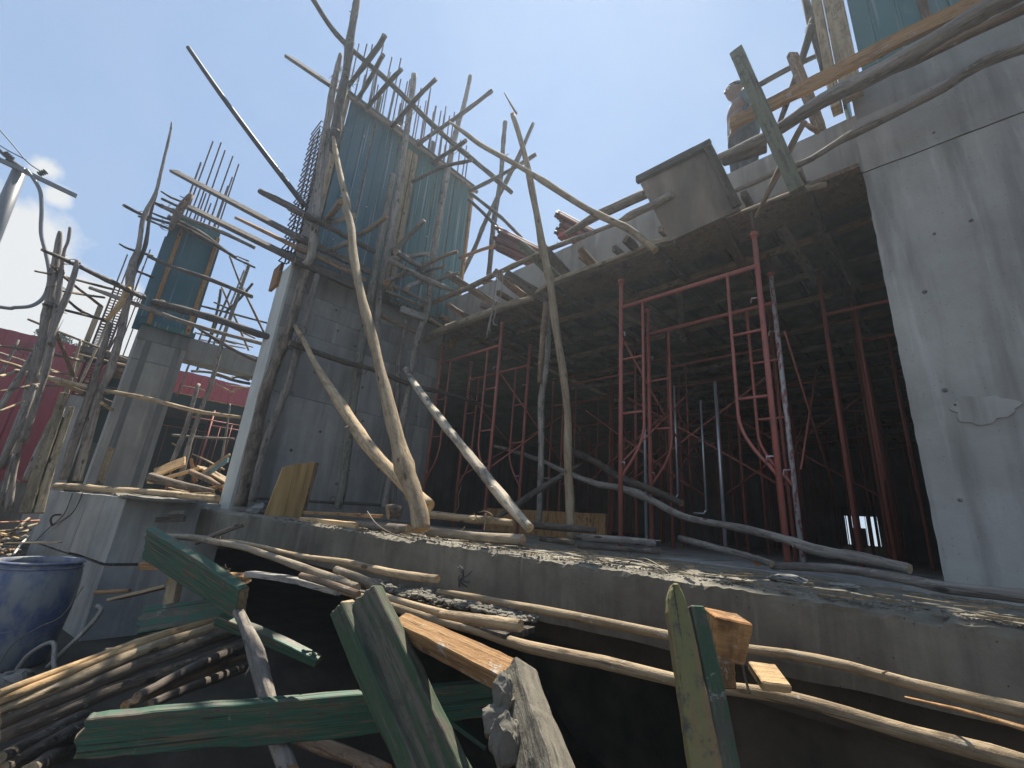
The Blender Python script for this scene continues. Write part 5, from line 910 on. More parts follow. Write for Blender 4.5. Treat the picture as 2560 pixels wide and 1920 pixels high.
('timber_pole', 'knobbly pale pole lying from green board along ledge face', 'pole', None, 'paleg', [(-4.858, 0.7, -0.335, 0.0269), (-4.407, 0.76, -0.3, 0.0268), (-3.865, 0.836, -0.272, 0.0252), (-3.495, 0.891, -0.271, 0.0235), (-3.207, 0.933, -0.264, 0.0214), (-2.851, 0.99, -0.281, 0.0217), (-2.487, 1.048, -0.306, 0.0235), (-2.229, 1.089, -0.323, 0.0225), (-2.037, 1.12, -0.338, 0.0197)]),
('timber_pole', 'slim upper pole with shadow bands along ledge face', 'pole', None, 'pale', [(-4.485, 1.12, -0.327, 0.0145), (-4.072, 1.178, -0.305, 0.0154), (-3.69, 1.237, -0.308, 0.0187), (-3.235, 1.308, -0.321, 0.0195), (-2.777, 1.375, -0.308, 0.0213), (-2.55, 1.409, -0.308, 0.0244), (-2.248, 1.456, -0.312, 0.024), (-1.939, 1.5, -0.298, 0.0234)]),
('timber_pole', 'longest pale pole sweeping across foreground to lower right corner', 'pole', None, 'pale', [(-2.572, 1.3, -0.433, 0.0193), (-2.202, 1.373, -0.448, 0.0233), (-1.899, 1.432, -0.462, 0.023), (-1.587, 1.493, -0.465, 0.0253), (-1.352, 1.539, -0.476, 0.0261), (-1.021, 1.6, -0.461, 0.0264), (-0.765, 1.648, -0.458, 0.0246), (-0.634, 1.672, -0.451, 0.0209), (-0.504, 1.694, -0.436, 0.0209), (-0.373, 1.719, -0.436, 0.0224), (-0.238, 1.746, -0.445, 0.0228), (-0.117, 1.77, -0.449, 0.0227), (0.039, 1.8, -0.453, 0.0239)]),
('timber_pole', 'long pole behind foreground posts running to right border', 'pole', None, 'pale', [(-1.9, 1.48, -0.35, 0.0138), (-1.698, 1.527, -0.344, 0.0161), (-1.49, 1.576, -0.344, 0.0187), (-1.2, 1.645, -0.342, 0.0198), (-0.84, 1.731, -0.346, 0.0189), (-0.603, 1.787, -0.344, 0.0169), (-0.466, 1.818, -0.337, 0.0172), (-0.309, 1.856, -0.341, 0.0181), (-0.171, 1.891, -0.356, 0.0189), (0.064, 1.95, -0.37, 0.0211)]),
('timber_pole', 'short hollow ended pole pointing at green post', 'pole', None, 'paleg', [(-2.285, 1.12, -0.288, 0.018), (-2.148, 1.166, -0.309, 0.0225), (-1.99, 1.22, -0.345, 0.0249)]),
('timber_pole', 'knobbly thin pole on rubble right of green post', 'pole', None, 'pale', [(-1.946, 1.2, -0.359, 0.0163), (-1.775, 1.238, -0.369, 0.0169), (-1.593, 1.278, -0.376, 0.018), (-1.399, 1.32, -0.384, 0.0151)]),
('timber_pole', 'cut pole with bright sawn end on top of others', 'pole', None, 'pale', [(-1.603, 1.27, -0.38, 0.018), (-1.458, 1.28, -0.369, 0.0208), (-1.294, 1.291, -0.353, 0.0237), (-1.177, 1.3, -0.345, 0.0254)]),
('timber_pole', 'brown pole under pale plank left of green post', 'pole', None, 'brown', [(-2.397, 1.0, -0.33, 0.0167), (-2.195, 1.048, -0.338, 0.0181), (-1.981, 1.1, -0.355, 0.0181)]),
('timber_pole', 'thin reddish pole low at right border', 'pole', None, 'orange', [(-0.189, 1.85, -0.385, 0.0018), (-0.076, 1.779, -0.368, 0.0056), (0.049, 1.7, -0.359, 0.0077)]),
('timber_stick', 'short bark covered stick resting on poles', 'stick', None, 'bark', [(-4.866, 1.056, -0.377, 0.0235), (-4.742, 1.148, -0.301, 0.0266), (-4.537, 1.307, -0.189, 0.0245)]),
('timber_pole', 'slanting prop rising through the pole pile', 'pole', None, 'grey', [(-3.131, 0.983, -0.619, 0.0339), (-2.915, 0.988, -0.69, 0.0386), (-2.715, 0.991, -0.758, 0.045), (-2.472, 0.987, -0.849, 0.0426), (-2.231, 0.976, -0.947, 0.0412), (-2.062, 0.973, -1.011, 0.0394)]),
('timber_pole', 'rough branch at bottom edge beside prop', 'pole', None, 'brown', [(-2.541, 1.195, -1.091, 0.0348), (-2.314, 1.253, -1.086, 0.0404), (-2.125, 1.299, -1.068, 0.0386), (-1.938, 1.347, -1.065, 0.0368)]),
('timber_pole', 'topmost peeled pole of lower left pile', 'pole', None, 'orangefresh', [(-3.244, 0.104, -0.911, 0.019), (-3.364, 0.255, -0.894, 0.0187), (-3.483, 0.406, -0.878, 0.0192), (-3.649, 0.615, -0.852, 0.0213), (-3.879, 0.921, -0.841, 0.0228)]),
('timber_pole', 'second peeled pole of lower left pile', 'pole', None, 'orangefresh', [(-3.25, 0.113, -0.944, 0.0238), (-3.342, 0.287, -0.91, 0.0239), (-3.453, 0.49, -0.864, 0.0253), (-3.621, 0.808, -0.807, 0.0262), (-3.736, 1.041, -0.787, 0.0257)]),
('timber_pole', 'third pole of pile with sunlit foot', 'pole', None, 'pale', [(-3.257, 0.125, -0.988, 0.0295), (-3.335, 0.297, -0.947, 0.0311), (-3.457, 0.562, -0.881, 0.0327), (-3.588, 0.865, -0.832, 0.0355), (-3.687, 1.098, -0.801, 0.0356)]),
('timber_pole', 'thick barked pole in middle of lower left pile', 'pole', None, 'bark', [(-3.264, 0.139, -1.035, 0.0361), (-3.344, 0.337, -0.989, 0.0377), (-3.452, 0.606, -0.924, 0.0412), (-3.567, 0.914, -0.876, 0.0435), (-3.655, 1.146, -0.837, 0.0428)]),
('timber_pole', 'thickest barked pole of lower left pile', 'pole', None, 'bark', [(-3.274, 0.155, -1.095, 0.0399), (-3.334, 0.328, -1.057, 0.0422), (-3.413, 0.566, -1.012, 0.0455), (-3.513, 0.888, -0.979, 0.0383), (-3.623, 1.212, -0.913, 0.0356)]),
('timber_pole', 'dark pole at right end of lower left pile', 'pole', None, 'dark', [(-2.797, 0.542, -0.88, 0.0238), (-3.084, 0.786, -0.882, 0.0291), (-3.595, 1.244, -0.92, 0.0356)]),
('timber_pole', 'brown pole under right end of lower left pile', 'pole', None, 'brown', [(-2.844, 0.515, -0.924, 0.0238), (-3.068, 0.727, -0.933, 0.0294), (-3.606, 1.264, -0.99, 0.0356)]),
('timber_pole', 'short barked pole left of long green board', 'pole', None, 'bark', [(-3.291, 0.184, -1.195, 0.0333), (-3.611, 0.304, -1.271, 0.0379), (-4.075, 0.47, -1.37, 0.0457), (-4.456, 0.611, -1.456, 0.0428)]),
('timber_pole', 'rough pole at left border under pile', 'pole', None, 'bark', [(-3.298, 0.197, -1.242, 0.0399), (-3.654, 0.347, -1.322, 0.0463), (-4.127, 0.543, -1.426, 0.0521), (-4.418, 0.666, -1.491, 0.0499)]),
('timber_pole', 'fat barked pole end at bottom left', 'pole', None, 'bark', [(-3.205, 0.293, -1.245, 0.0399), (-3.708, 0.415, -1.399, 0.0508), (-4.535, 0.623, -1.661, 0.0642)]),
('timber_pole', 'hidden lowest pole behind green board', 'pole', None, 'dark', [(-2.762, 0.591, -0.909, 0.0228), (-3.113, 0.883, -0.963, 0.0287), (-3.601, 1.296, -1.049, 0.0328)]),
('pipe_offcut', 'short rusty pipe end over torn plywood', 'pipe', None, 'orange', [(-5.005, 0.498, -0.777, 0.016), (-4.803, 0.686, -0.741, 0.016)]),
]
BOARDS = [
('sawn_plank', 'sawn ledger with nails running from rebar column to tall wall', 'plank', None, 'greyplank', [(-8.9, 0.088, 5.392, 0.122), (-5.3, 1.389, 3.141, 0.095)], 'x', 0.05),
('sawn_plank', 'orange sawn rail below the nailed ledger left of tall wall', 'plank', None, 'orange', [(-8.7, 1.153, 4.964, 0.115), (-5.3, 1.418, 3.007, 0.08)], 'x', 0.05),
('sawn_plank', 'dark heavy plank tying left formwork box to tall wall', 'plank', None, 'dark', [(-9.0, 0.431, 4.921, 0.139), (-5.3, 1.455, 2.837, 0.099)], 'x', 0.06),
('sawn_plank', 'sawn ledger crossing lower green sheets behind pale prop', 'plank', None, 'greyplank', [(-5.2, 1.28, 3.083, 0.086), (-5.197, 1.754, 3.087, 0.086), (-5.2, 2.277, 3.079, 0.078)], 'x', 0.05),
('sawn_plank', 'orange brown rail along foot of green sheets', 'plank', None, 'brown', [(-5.22, 1.313, 2.964, 0.078), (-5.214, 1.725, 2.968, 0.079), (-5.22, 2.245, 2.946, 0.071)], 'x', 0.05),
('sawn_plank', 'dark heavy plank along top of tall concrete wall', 'plank', None, 'dark', [(-5.25, 1.359, 2.808, 0.092), (-5.248, 1.742, 2.814, 0.093), (-5.25, 2.12, 2.81, 0.092)], 'x', 0.06),
('sawn_plank', 'blunt board end sticking left out of tall formwork top', 'plank', None, 'dark', [(-6.6, 0.881, 6.872, 0.136), (-5.665, 1.33, 5.941, 0.119), (-5.35, 1.48, 5.634, 0.107)], 'x', 0.05),
('sawn_plank', 'short grey board end at slab corner', 'plank', None, 'palegrey', [(-4.6, 2.492, 2.433, 0.09), (-4.6, 2.838, 2.461, 0.091)], 'x', 0.05),
('sawn_plank', 'long orange guard plank in front of man and right formwork', 'plank', None, 'orange', [(-0.875, 3.22, 3.369, 0.122), (-0.277, 3.212, 3.336, 0.118), (-0.005, 3.205, 3.326, 0.115), (0.284, 3.201, 3.311, 0.116), (0.636, 3.2, 3.286, 0.11)], 'y', 0.04),
('timber_post', 'upright green weathered post leaning outward at slab edge', 'post', None, 'greenwood', [(-0.754, 3.15, 4.031, 0.102), (-0.595, 3.15, 3.14, 0.105), (-0.46, 3.15, 2.392, 0.093)], 'y', 0.08),
('timber_post', 'reddish post with splintered head standing on slab', 'post', None, 'brown', [(-0.457, 3.85, 4.471, 0.089), (-0.404, 3.852, 4.011, 0.094), (-0.366, 3.852, 3.686, 0.091), (-0.341, 3.85, 3.436, 0.081)], 'c', 0.05),
('sawn_plank', 'sunlit edge board of beam soffit in the middle', 'plank', None, 'paleg', [(-3.384, 3.55, 2.677, 0.049), (-2.942, 3.516, 2.736, 0.054), (-2.421, 3.528, 2.728, 0.046), (-1.899, 3.539, 2.721, 0.04), (-1.841, 3.531, 2.734, 0.058), (-1.55, 3.55, 2.705, 0.056)], 'y', 0.08),
('timber_kicker', 'long sawn kicker from guard pole down to soffit', 'kicker', None, 'brown', [(-4.917, 3.3, 3.468, 0.097), (-4.454, 3.452, 3.099, 0.098), (-4.0, 3.6, 2.759, 0.09)], 'y', 0.05),
('timber_kicker', 'sawn kicker beside the hanging string', 'kicker', None, 'brown', [(-3.833, 3.3, 3.099, 0.084), (-3.694, 3.448, 2.924, 0.09), (-3.545, 3.6, 2.763, 0.083)], 'y', 0.05),
('timber_kicker', 'thick dark kicker with sunlit top beside upright pole', 'kicker', None, 'dark', [(-3.607, 3.3, 2.98, 0.102), (-3.371, 3.461, 2.769, 0.12), (-3.161, 3.6, 2.612, 0.126)], 'y', 0.05),
('timber_kicker', 'green grey kicker standing by pipe bundle', 'kicker', None, 'greenwood', [(-3.433, 3.3, 3.347, 0.102), (-3.206, 3.46, 3.08, 0.119), (-3.012, 3.6, 2.813, 0.111)], 'y', 0.05),
('timber_kicker', 'stout dark kicker right of tall upright pole', 'kicker', None, 'dark', [(-3.026, 3.3, 3.114, 0.114), (-2.935, 3.449, 2.951, 0.117), (-2.839, 3.6, 2.797, 0.103)], 'y', 0.05),
('timber_kicker', 'short orange kicker on beam face', 'kicker', None, 'brown', [(-2.478, 3.3, 2.873, 0.072), (-2.468, 3.439, 2.82, 0.083), (-2.447, 3.6, 2.771, 0.08)], 'y', 0.05),
('timber_kicker', 'stubby kicker under the pale fallen pole', 'kicker', None, 'dark', [(-1.92, 3.3, 2.734, 0.079), (-1.939, 3.469, 2.757, 0.082), (-1.96, 3.6, 2.769, 0.072)], 'y', 0.05),
('timber_kicker', 'split kicker near the tall wall corner', 'kicker', None, 'brown', [(-4.813, 3.3, 2.935, 0.067), (-4.722, 3.455, 2.834, 0.08), (-4.623, 3.6, 2.769, 0.084)], 'y', 0.05),
('timber_kicker', 'small stick kicker in slab corner', 'kicker', None, 'paleg', [(-5.19, 3.3, 2.794, 0.045), (-5.233, 3.45, 2.788, 0.053), (-5.271, 3.6, 2.789, 0.054)], 'y', 0.05),
('sawn_plank', 'splintered yellow plank flat on ledge beside plywood', 'plank', None, 'orange', [(-4.654, 1.85, -0.059, 0.03), (-4.053, 1.924, -0.045, 0.032), (-3.433, 2.0, -0.032, 0.029)], 'z', 0.03),
('sawn_beam', 'sawn orange beam end lying on ledge front', 'beam', None, 'orangefresh', [(-4.034, 1.62, -0.127, 0.075), (-3.225, 1.72, -0.118, 0.064)], 'y', 0.1),
('sawn_plank', 'pale scrap board on heap behind block', 'plank', None, 'pale', [(-7.6, 1.487, 0.331, 0.026), (-7.296, 1.559, 0.463, 0.028), (-7.0, 1.626, 0.595, 0.03)], 'z', 0.03),
('sawn_plank', 'blue painted scrap board on heap', 'plank', None, 'blue', [(-7.8, 1.549, 0.287, 0.079), (-7.2, 1.672, 0.535, 0.076)], 'y', 0.03),
('sawn_plank', 'sunlit wide scrap board on heap beside column foot', 'plank', None, 'orangefresh', [(-8.2, 1.035, 0.282, 0.183), (-8.0, 1.322, 0.499, 0.186)], 'y', 0.03),
('sawn_plank', 'sunlit tilted scrap sheet with shadow stripes', 'plank', None, 'orangefresh', [(-8.0, 0.991, 0.145, 0.097), (-7.6, 1.466, 0.407, 0.098)], 'z', 0.03),
('sawn_plank', 'upright sunlit scrap stick on heap', 'plank', None, 'orange', [(-7.8, 1.35, 0.527, 0.034), (-7.8, 1.481, 0.212, 0.056)], 'x', 0.03),
('sawn_plank', 'tan edge timber left of green board beside left column', 'plank', None, 'tan', [(-6.9, -0.124, 0.987, 0.078), (-6.797, -0.107, 0.544, 0.083), (-6.695, -0.089, 0.111, 0.083), (-6.6, -0.067, -0.275, 0.084)], 'x', 0.05),
('sawn_plank', 'narrow upright green painted board beside left column', 'plank', None, 'green', [(-6.95, -0.073, 0.739, 0.072), (-6.852, -0.066, 0.379, 0.071), (-6.752, -0.052, 0.037, 0.072), (-6.65, -0.025, -0.274, 0.075)], 'x', 0.03),
('sawn_plank', 'tan edge timber right of green board beside left column', 'plank', None, 'tan', [(-6.9, -0.029, 0.85, 0.052), (-6.799, -0.018, 0.443, 0.058), (-6.704, -0.001, 0.082, 0.068), (-6.6, 0.029, -0.268, 0.07)], 'x', 0.05),
('painted_board', 'long green painted board across lower left with broken end', 'board', None, 'green', [(-2.334, 0.317, -0.827, 0.125), (-2.247, 0.621, -0.837, 0.143), (-2.089, 1.176, -0.86, 0.165), (-1.871, 1.921, -0.864, 0.154)], 'y', 0.05),
('painted_board', 'short green board lying above pole pile', 'board', None, 'green', [(-3.963, 0.667, -0.798, 0.163), (-3.861, 0.896, -0.755, 0.148), (-3.751, 1.139, -0.704, 0.12)], 'y', 0.05),
('painted_board', 'wide dark green board tipping down right from knobbly pole', 'board', None, 'green', [(-4.237, 0.633, -0.34, 0.225), (-3.632, 0.822, -0.457, 0.213), (-3.103, 0.987, -0.565, 0.174)], 'c', 0.06),
('painted_board', 'mossy lower rail of dark green boards', 'board', None, 'green', [(-3.348, 0.948, -0.698, 0.067), (-3.105, 1.153, -0.762, 0.065), (-2.836, 1.391, -0.861, 0.046)], 'c', 0.06),
('timber_post', 'main green post with shredded head at bottom centre', 'post', None, 'greenmoss', [(-1.73, 0.998, -0.313, 0.117), (-1.536, 1.053, -0.527, 0.146), (-1.306, 1.12, -0.775, 0.163), (-1.169, 1.162, -0.913, 0.169)], 'c', 0.06),
('timber_post', 'narrow green post side board with pale broken head', 'post', None, 'greenmoss', [(-1.777, 0.927, -0.361, 0.067), (-1.631, 0.983, -0.53, 0.068), (-1.424, 1.065, -0.752, 0.067), (-1.288, 1.116, -0.912, 0.067)], 'c', 0.08),
('sawn_beam', 'orange sawn beam slanting down to mortar covered post', 'beam', None, 'orange', [(-1.683, 1.15, -0.428, 0.075), (-1.248, 1.076, -0.411, 0.071), (-0.922, 1.02, -0.403, 0.063)], 'c', 0.07),
('timber_post', 'yellow and green upright board with pointed top', 'post', None, 'yellowgreen', [(-0.535, 1.15, -0.114, 0.015), (-0.522, 1.134, -0.176, 0.049), (-0.474, 1.097, -0.347, 0.06), (-0.445, 1.074, -0.454, 0.065), (-0.423, 1.05, -0.547, 0.067)], 'c', 0.03),
('timber_post', 'dark mossy timber behind yellow green board', 'post', None, 'greenmoss', [(-0.551, 1.3, -0.178, 0.038), (-0.51, 1.272, -0.307, 0.043), (-0.458, 1.224, -0.499, 0.045), (-0.429, 1.2, -0.601, 0.045)], 'c', 0.05),
('timber_post', 'mortar crusted post at bottom centre', 'post', None, 'mortarwood', [(-0.9, 1.0, -0.374, 0.062), (-0.824, 0.951, -0.42, 0.075), (-0.693, 0.876, -0.492, 0.096), (-0.6, 0.82, -0.545, 0.101)], 'c', 0.08),
('timber_block', 'upright reddish timber block against ledge face', 'block', None, 'redwood', [(-0.555, 1.55, -0.218, 0.114), (-0.578, 1.55, -0.335, 0.089)], 'c', 0.09),
('timber_block', 'lower dark end of timber behind mossy post', 'block', None, 'redwood', [(-0.564, 1.5, -0.331, 0.054), (-0.56, 1.5, -0.399, 0.049)], 'c', 0.06),
('timber_block', 'small pale sawn block stub below right pole', 'block', None, 'orangefresh', [(-0.506, 1.6, -0.373, 0.028), (-0.443, 1.65, -0.373, 0.023)], 'c', 0.1),
('sawn_batten', 'square sawn batten end left of pale plank', 'batten', None, 'orange', [(-3.521, 0.93, -0.493, 0.063), (-3.311, 1.05, -0.468, 0.059)], 'c', 0.07),
('sawn_plank', 'pale plank with frayed end under the poles', 'plank', None, 'palegrey', [(-3.134, 1.0, -0.414, 0.07), (-2.675, 1.076, -0.388, 0.057), (-2.265, 1.15, -0.393, 0.029)], 'z', 0.03),
('timber_block', 'upright tan block behind short green board', 'block', None, 'tan', [(-4.009, 0.806, -0.543, 0.087), (-3.936, 0.805, -0.709, 0.074)], 'c', 0.06),
('plywood_scrap', 'torn sunlit plywood scrap beside concrete block', 'plywood', None, 'pale', [(-4.758, 0.605, -0.791, 0.12), (-4.293, 0.857, -0.635, 0.128)], 'z', 0.02),
('sawn_plank', 'dark plank under ledge left end', 'plank', None, 'dark', [(-5.74, 0.857, -0.242, 0.035), (-5.532, 1.053, -0.209, 0.035)], 'z', 0.05),
('sawn_plank', 'short weathered plank end under ledge corner', 'plank', None, 'palegrey', [(-5.891, 0.972, -0.173, 0.024), (-5.647, 1.06, -0.152, 0.028)], 'z', 0.04),
('sawn_plank', 'orange board scrap behind dark green board', 'plank', None, 'orange', [(-4.847, 0.713, -0.566, 0.057), (-4.59, 0.811, -0.538, 0.055)], 'c', 0.03),
]
bm = bmesh.new(); bx(bm, -12.68, -12.62, -2.75, -1.2, -.04, .04); 
for v in bm.verts: v.co.z += 6.02 + (-1.2 - v.co.y) * .09
obj('crossarm', bm, 'polegrey', up)
bm = bmesh.new(); tube_bm(bm, [(-12.7, -2.62, 6.48, .03), (-12.7, -2.35, 6.28, .03), (-12.7, -2.08, 6.17, .03)], 7); obj('stay_bar', bm, 'rust', up)
for (y, z, l_) in ((-1.83, 6.17, .1), (-2.36, 6.34, .1), (-2.30, 6.22, .12)):
    bm = bmesh.new(); dirv = Vector((0, .5, .85)).normalized() if y > -2 else Vector((0, .8, -.5)).normalized()
    P_ = []
    for k in range(9): P_.append((*(Vector((-12.68, y, z)) + dirv * (k * .02)), .058 if k % 2 else .03))
    tube_bm(bm, P_, 10); obj('insulator', bm, 'black', up)
fix_children(up)
wires('electric_wire', [[(-12.8, -5.2, 8.9), (-12.8, -2.57, 6.82), (-12.75, -2.08, 6.39), (-12.7, -1.81, 6.26)]], .011, 'black', None, 'thin electric wire coming down to pole insulator', 'wire')
wires('electric_wire', [[(-12.7, -2.62, 6.5), (-12.7, -2.36, 6.42), (-12.7, -2.07, 6.38)]], .011, 'black', None, 'short jumper wire between pole insulators', 'wire')
wires('electric_cable', [[(-12.6, -2.0, 6.13), (-12.6, -1.84, 5.98), (-12.6, -1.69, 5.77), (-12.6, -1.57, 5.41), (-12.6, -1.44, 4.92), (-12.55, -1.25, 4.5), (-12.5, -1.09, 4.1), (-12.5, -1.03, 3.79), (-12.5, -1.04, 3.54), (-12.5, -1.14, 3.35), (-12.5, -1.32, 3.24), (-12.5, -1.51, 3.17), (-12.5, -2.6, 3.05)]], .034, 'polegrey', None, 'thick grey cable sagging from utility pole', 'cable', 9)
# ------------------------------------------------------------------ blue barrel
br = thing('plastic_barrel', 'dusty blue open top plastic barrel on ground', 'barrel', (-5.36, .14, -1.32))
def lathe(prof, n=48, dz=0):
    bm = bmesh.new(); R_ = []
    for (r, z) in prof: R_.append([bm.verts.new((r * math.cos(2 * math.pi * k / n), r * math.sin(2 * math.pi * k / n), z)) for k in range(n)])
    for i in range(len(R_) - 1):
        for k in range(n): bm.faces.new((R_[i][k], R_[i][(k + 1) % n], R_[i + 1][(k + 1) % n], R_[i + 1][k]))
    return bm
obj('shell', lathe([(.0, .0), (.21, 0), (.235, .03), (.262, .2), (.28, .4), (.283, .55), (.275, .66), (.255, .72), (.252, .75), (.24, .75), (.245, .71), (.262, .6), (.265, .4), (.24, .1), (0, .03)]), 'barrel_blue', br, True)
for z in (.742, .705): obj('rim', lathe([(.252, z - .012), (.268, z - .008), (.270, z), (.262, z + .008), (.25, z + .004)]), 'barrel_blue', br, True)
wires('hose', [[(-4.86, .52, -.85), (-4.82, .55, -.88), (-4.82, .5, -1.0), (-4.86, .42, -1.14), (-4.9, .36, -1.25)]], .016, 'hose', None, 'dusty hose loop hanging right of blue barrel', 'hose', 8)
wires('hose', [[(-4.95, .2, -1.3), (-4.92, .24, -1.16), (-4.86, .34, -1.08), (-4.78, .38, -1.2), (-4.7, .42, -1.28), (-4.6, .46, -1.26), (-4.5, .5, -1.16)]], .015, 'hose', None, 'grey hose curling on ground beside barrel', 'hose', 8)
wires('wire', [[(-5.0, .1, -1.3), (-4.98, .14, -1.1), (-4.9, .24, -.98), (-4.84, .34, -.9), (-4.8, .4, -.7)]], .004, 'wire', None, 'thin looping wire beside blue barrel', 'wire')
wires('wire', [[(-7.6, .25, -.05), (-7.5, .24, -.3), (-7.9, .16, -.5), (-8.2, .1, -.66)], [(-7.2, .32, -.05), (-7.35, .3, -.28), (-7.9, .17, -.48)]], .006, 'wire', None, 'thin dark wires drooping over front of concrete block', 'wire')
wires('rebar_hook', [[(-7.75, .22, -.32), (-7.65, .16, -.33), (-7.62, .15, -.38), (-7.64, .18, -.44)]], .012, 'rust', None, 'rusty hook bar sticking out of block face', 'rebar')
# ------------------------------------------------------------------ plywood board on ledge
pb = thing('plywood_board', 'upright orange plywood board standing on ledge', 'board', (-4.75, 1.7, -.15))
def slab4(name, A, off, mat, parent):
    bm = bmesh.new(); off = Vector(off); n = 8
    g0 = [[Vector(A[0]).lerp(Vector(A[1]), i / n).lerp(Vector(A[3]).lerp(Vector(A[2]), i / n), j / n) for j in range(n + 1)] for i in range(n + 1)]
    for i in (0, n):
        for j in range(n + 1): g0[i][j] += Vector((0, (.006 if i else -.003) * noise.noise(Vector((j * 1.3, i, 0))), 0))
    V = [[bm.verts.new(p_) for p_ in r] for r in g0]
    for i in range(n):
        for j in range(n): bm.faces.new((V[i][j], V[i + 1][j], V[i + 1][j + 1], V[i][j + 1]))
    e = bmesh.ops.extrude_face_region(bm, geom=bm.faces[:]); [setattr(v, 'co', v.co + off) for v in e['geom'] if isinstance(v, bmesh.types.BMVert)]
    bmesh.ops.recalc_face_normals(bm, faces=bm.faces[:]); return obj(name, bm, mat, parent)
slab4('sheet', [(-4.75, 1.592, .35), (-4.75, 1.70, .40), (-4.75, 1.70, -.155), (-4.75, 1.521, -.151)], (-.03, .0, 0), 'plywood', pb)
slab4('sheet', [(-4.75, 1.703, .40), (-4.75, 1.895, .452), (-4.745, 1.866, -.15), (-4.75, 1.703, -.155)], (-.03, .0, 0), 'plywood', pb)
slab4('frame_edge', [(-4.75, 1.898, .452), (-4.77, 1.945, .44), (-4.775, 1.92, -.02), (-4.75, 1.872, -.14)], (-.05, .01, 0), 'brown', pb)
fix_children(pb)
# ------------------------------------------------------------------ pipe bundles on slab
def bundle(name, label, P0, P1, n, r, seed, mat='pipe_red'):
    t_ = thing(name, label, 'pipe bundle', P0); rnd = random.Random(seed); P0 = Vector(P0); P1 = Vector(P1); d = (P1 - P0).normalized(); u = Vector((.6, -.5, .1)); u = (u - d * u.dot(d)).normalized(); w = d.cross(u)
    k = 0
    for i in range(n):
        for j in range(2):
            o_ = u * (j * r * 2.1 + (i % 2) * r) + Vector((0, 0, 1)) * (-(i * r * 1.95)); a_ = P0 + o_ + d * rnd.uniform(-.08, .05); b_ = P1 + o_ + d * rnd.uniform(-.05, .05) + w * rnd.uniform(-.02, .02)
            bm = bmesh.new(); tube_bm(bm, [(*a_, r), (*b_, r)], 10); oo = obj('pipe', bm, mat, t_, True)
            bm = bmesh.new(); tube_bm(bm, [(*(a_ - d * .05), r * .75), (*a_, r * .75)], 8); obj('spigot', bm, 'rust', oo, True)
    fix_children(t_); return t_
bundle('pipe_bundle', 'red pipe bundle on slab behind fallen pale pole', (-3.20, 3.85, 3.93), (-2.60, 4.6, 3.50), 5, .033, 1)
bundle('pipe_bundle', 'red pipe bundle on slab beside green grey kicker', (-4.30, 3.75, 4.14), (-3.5, 4.6, 3.62), 5, .036, 2)
bundle('pipe_bundle', 'small group of pipe ends low on slab edge', (-4.75, 4.0, 3.55), (-4.2, 4.8, 3.5), 1, .035, 3)
o = box('red_block', (-.10, .0, 0), (.10, .08, .06), 'red_block'); o.location = (-2.95, 3.6, 3.42); tag(o, 'tiny red block on slab under guard pole', 'block')
# ------------------------------------------------------------------ person on slab
ps = thing('person', 'man with dark open shirt standing on slab behind rails looking left', 'person', (-1.22, 4.5, 3.40))
def blobs(name, parts, mat, parent, vox=.014):
    bm = bmesh.new()
    for p_ in parts:
        if p_[0] == 'e':
            m_ = bmesh.ops.create_icosphere(bm, subdivisions=3, radius=1.); c_, r_ = p_[1], p_[2]
            for v in m_['verts']: v.co = Vector((c_[0] + v.co.x * r_[0], c_[1] + v.co.y * r_[1], c_[2] + v.co.z * r_[2]))
        else: tube_bm(bm, catmull(p_[1], 5), 14)
    o = obj(name, bm, mat, parent, True); md = o.modifiers.new('join', 'REMESH'); md.mode = 'VOXEL'; md.voxel_size = vox; md.use_smooth_shade = True
    sm = o.modifiers.new('soften', 'SMOOTH'); sm.iterations = 4; sm.factor = .5; return o
# figure faces along -x, shoulders along y; the root turns it to look left of the camera
def arm(s_): return [(.0, s_ * .17, 1.42, .060), (.02, s_ * .235, 1.30, .052), (.03, s_ * .26, 1.14, .043), (-.06, s_ * .24, 1.0, .036), (-.14, s_ * .22, .90, .028)]
def leg(s_): return [(0, s_ * .09, .95, .095), (0, s_ * .10, .72, .082), (-.01, s_ * .10, .50, .062), (.01, s_ * .10, .28, .055), (.02, s_ * .10, .06, .042)]
def hand(s_, f=4):
    out = [('t', [(-.14, s_ * .22, .90, .026), (-.165, s_ * .215, .855, .030), (-.18, s_ * .21, .82, .026)])]
    for k in range(4):
        y = s_ * .21 + (k - 1.5) * .017; out.append(('t', [(-.18, y, .82, .0095), (-.205, y, .785, .009), (-.20, y + .002, .755 + .004 * abs(k - 1), .0075)]))
    out.append(('t', [(-.16, s_ * .185, .86, .011), (-.19, s_ * .165, .835, .010), (-.205, s_ * .165, .81, .008)])); return out
body = [('e', (0, 0, 1.02), (.115, .155, .14)), ('e', (.0, 0, 1.2), (.112, .15, .17)), ('e', (.005, 0, 1.36), (.118, .185, .13)), ('t', [(.01, 0, 1.42, .075), (-.005, 0, 1.50, .058), (-.012, 0, 1.58, .06)]),
        ('e', (-.015, 0, 1.665), (.098, .078, .115)), ('e', (-.055, 0, 1.61), (.055, .052, .06)), ('e', (-.122, 0, 1.655), (.018, .014, .022)), ('e', (-.105, 0, 1.695), (.02, .05, .012)), ('e', (-.105, 0, 1.618), (.016, .028, .009)),
        ('e', (-.005, .082, 1.655), (.018, .012, .03)), ('e', (-.005, -.082, 1.655), (.018, .012, .03)), ('e', (-.05, .1, .04), (.12, .045, .04)), ('e', (-.05, -.1, .04), (.12, .045, .04))]
for s_ in (1, -1): body += [('t', arm(s_)), ('t', leg(s_))] + hand(s_)
blobs('body', body, 'skin', ps, .0125)
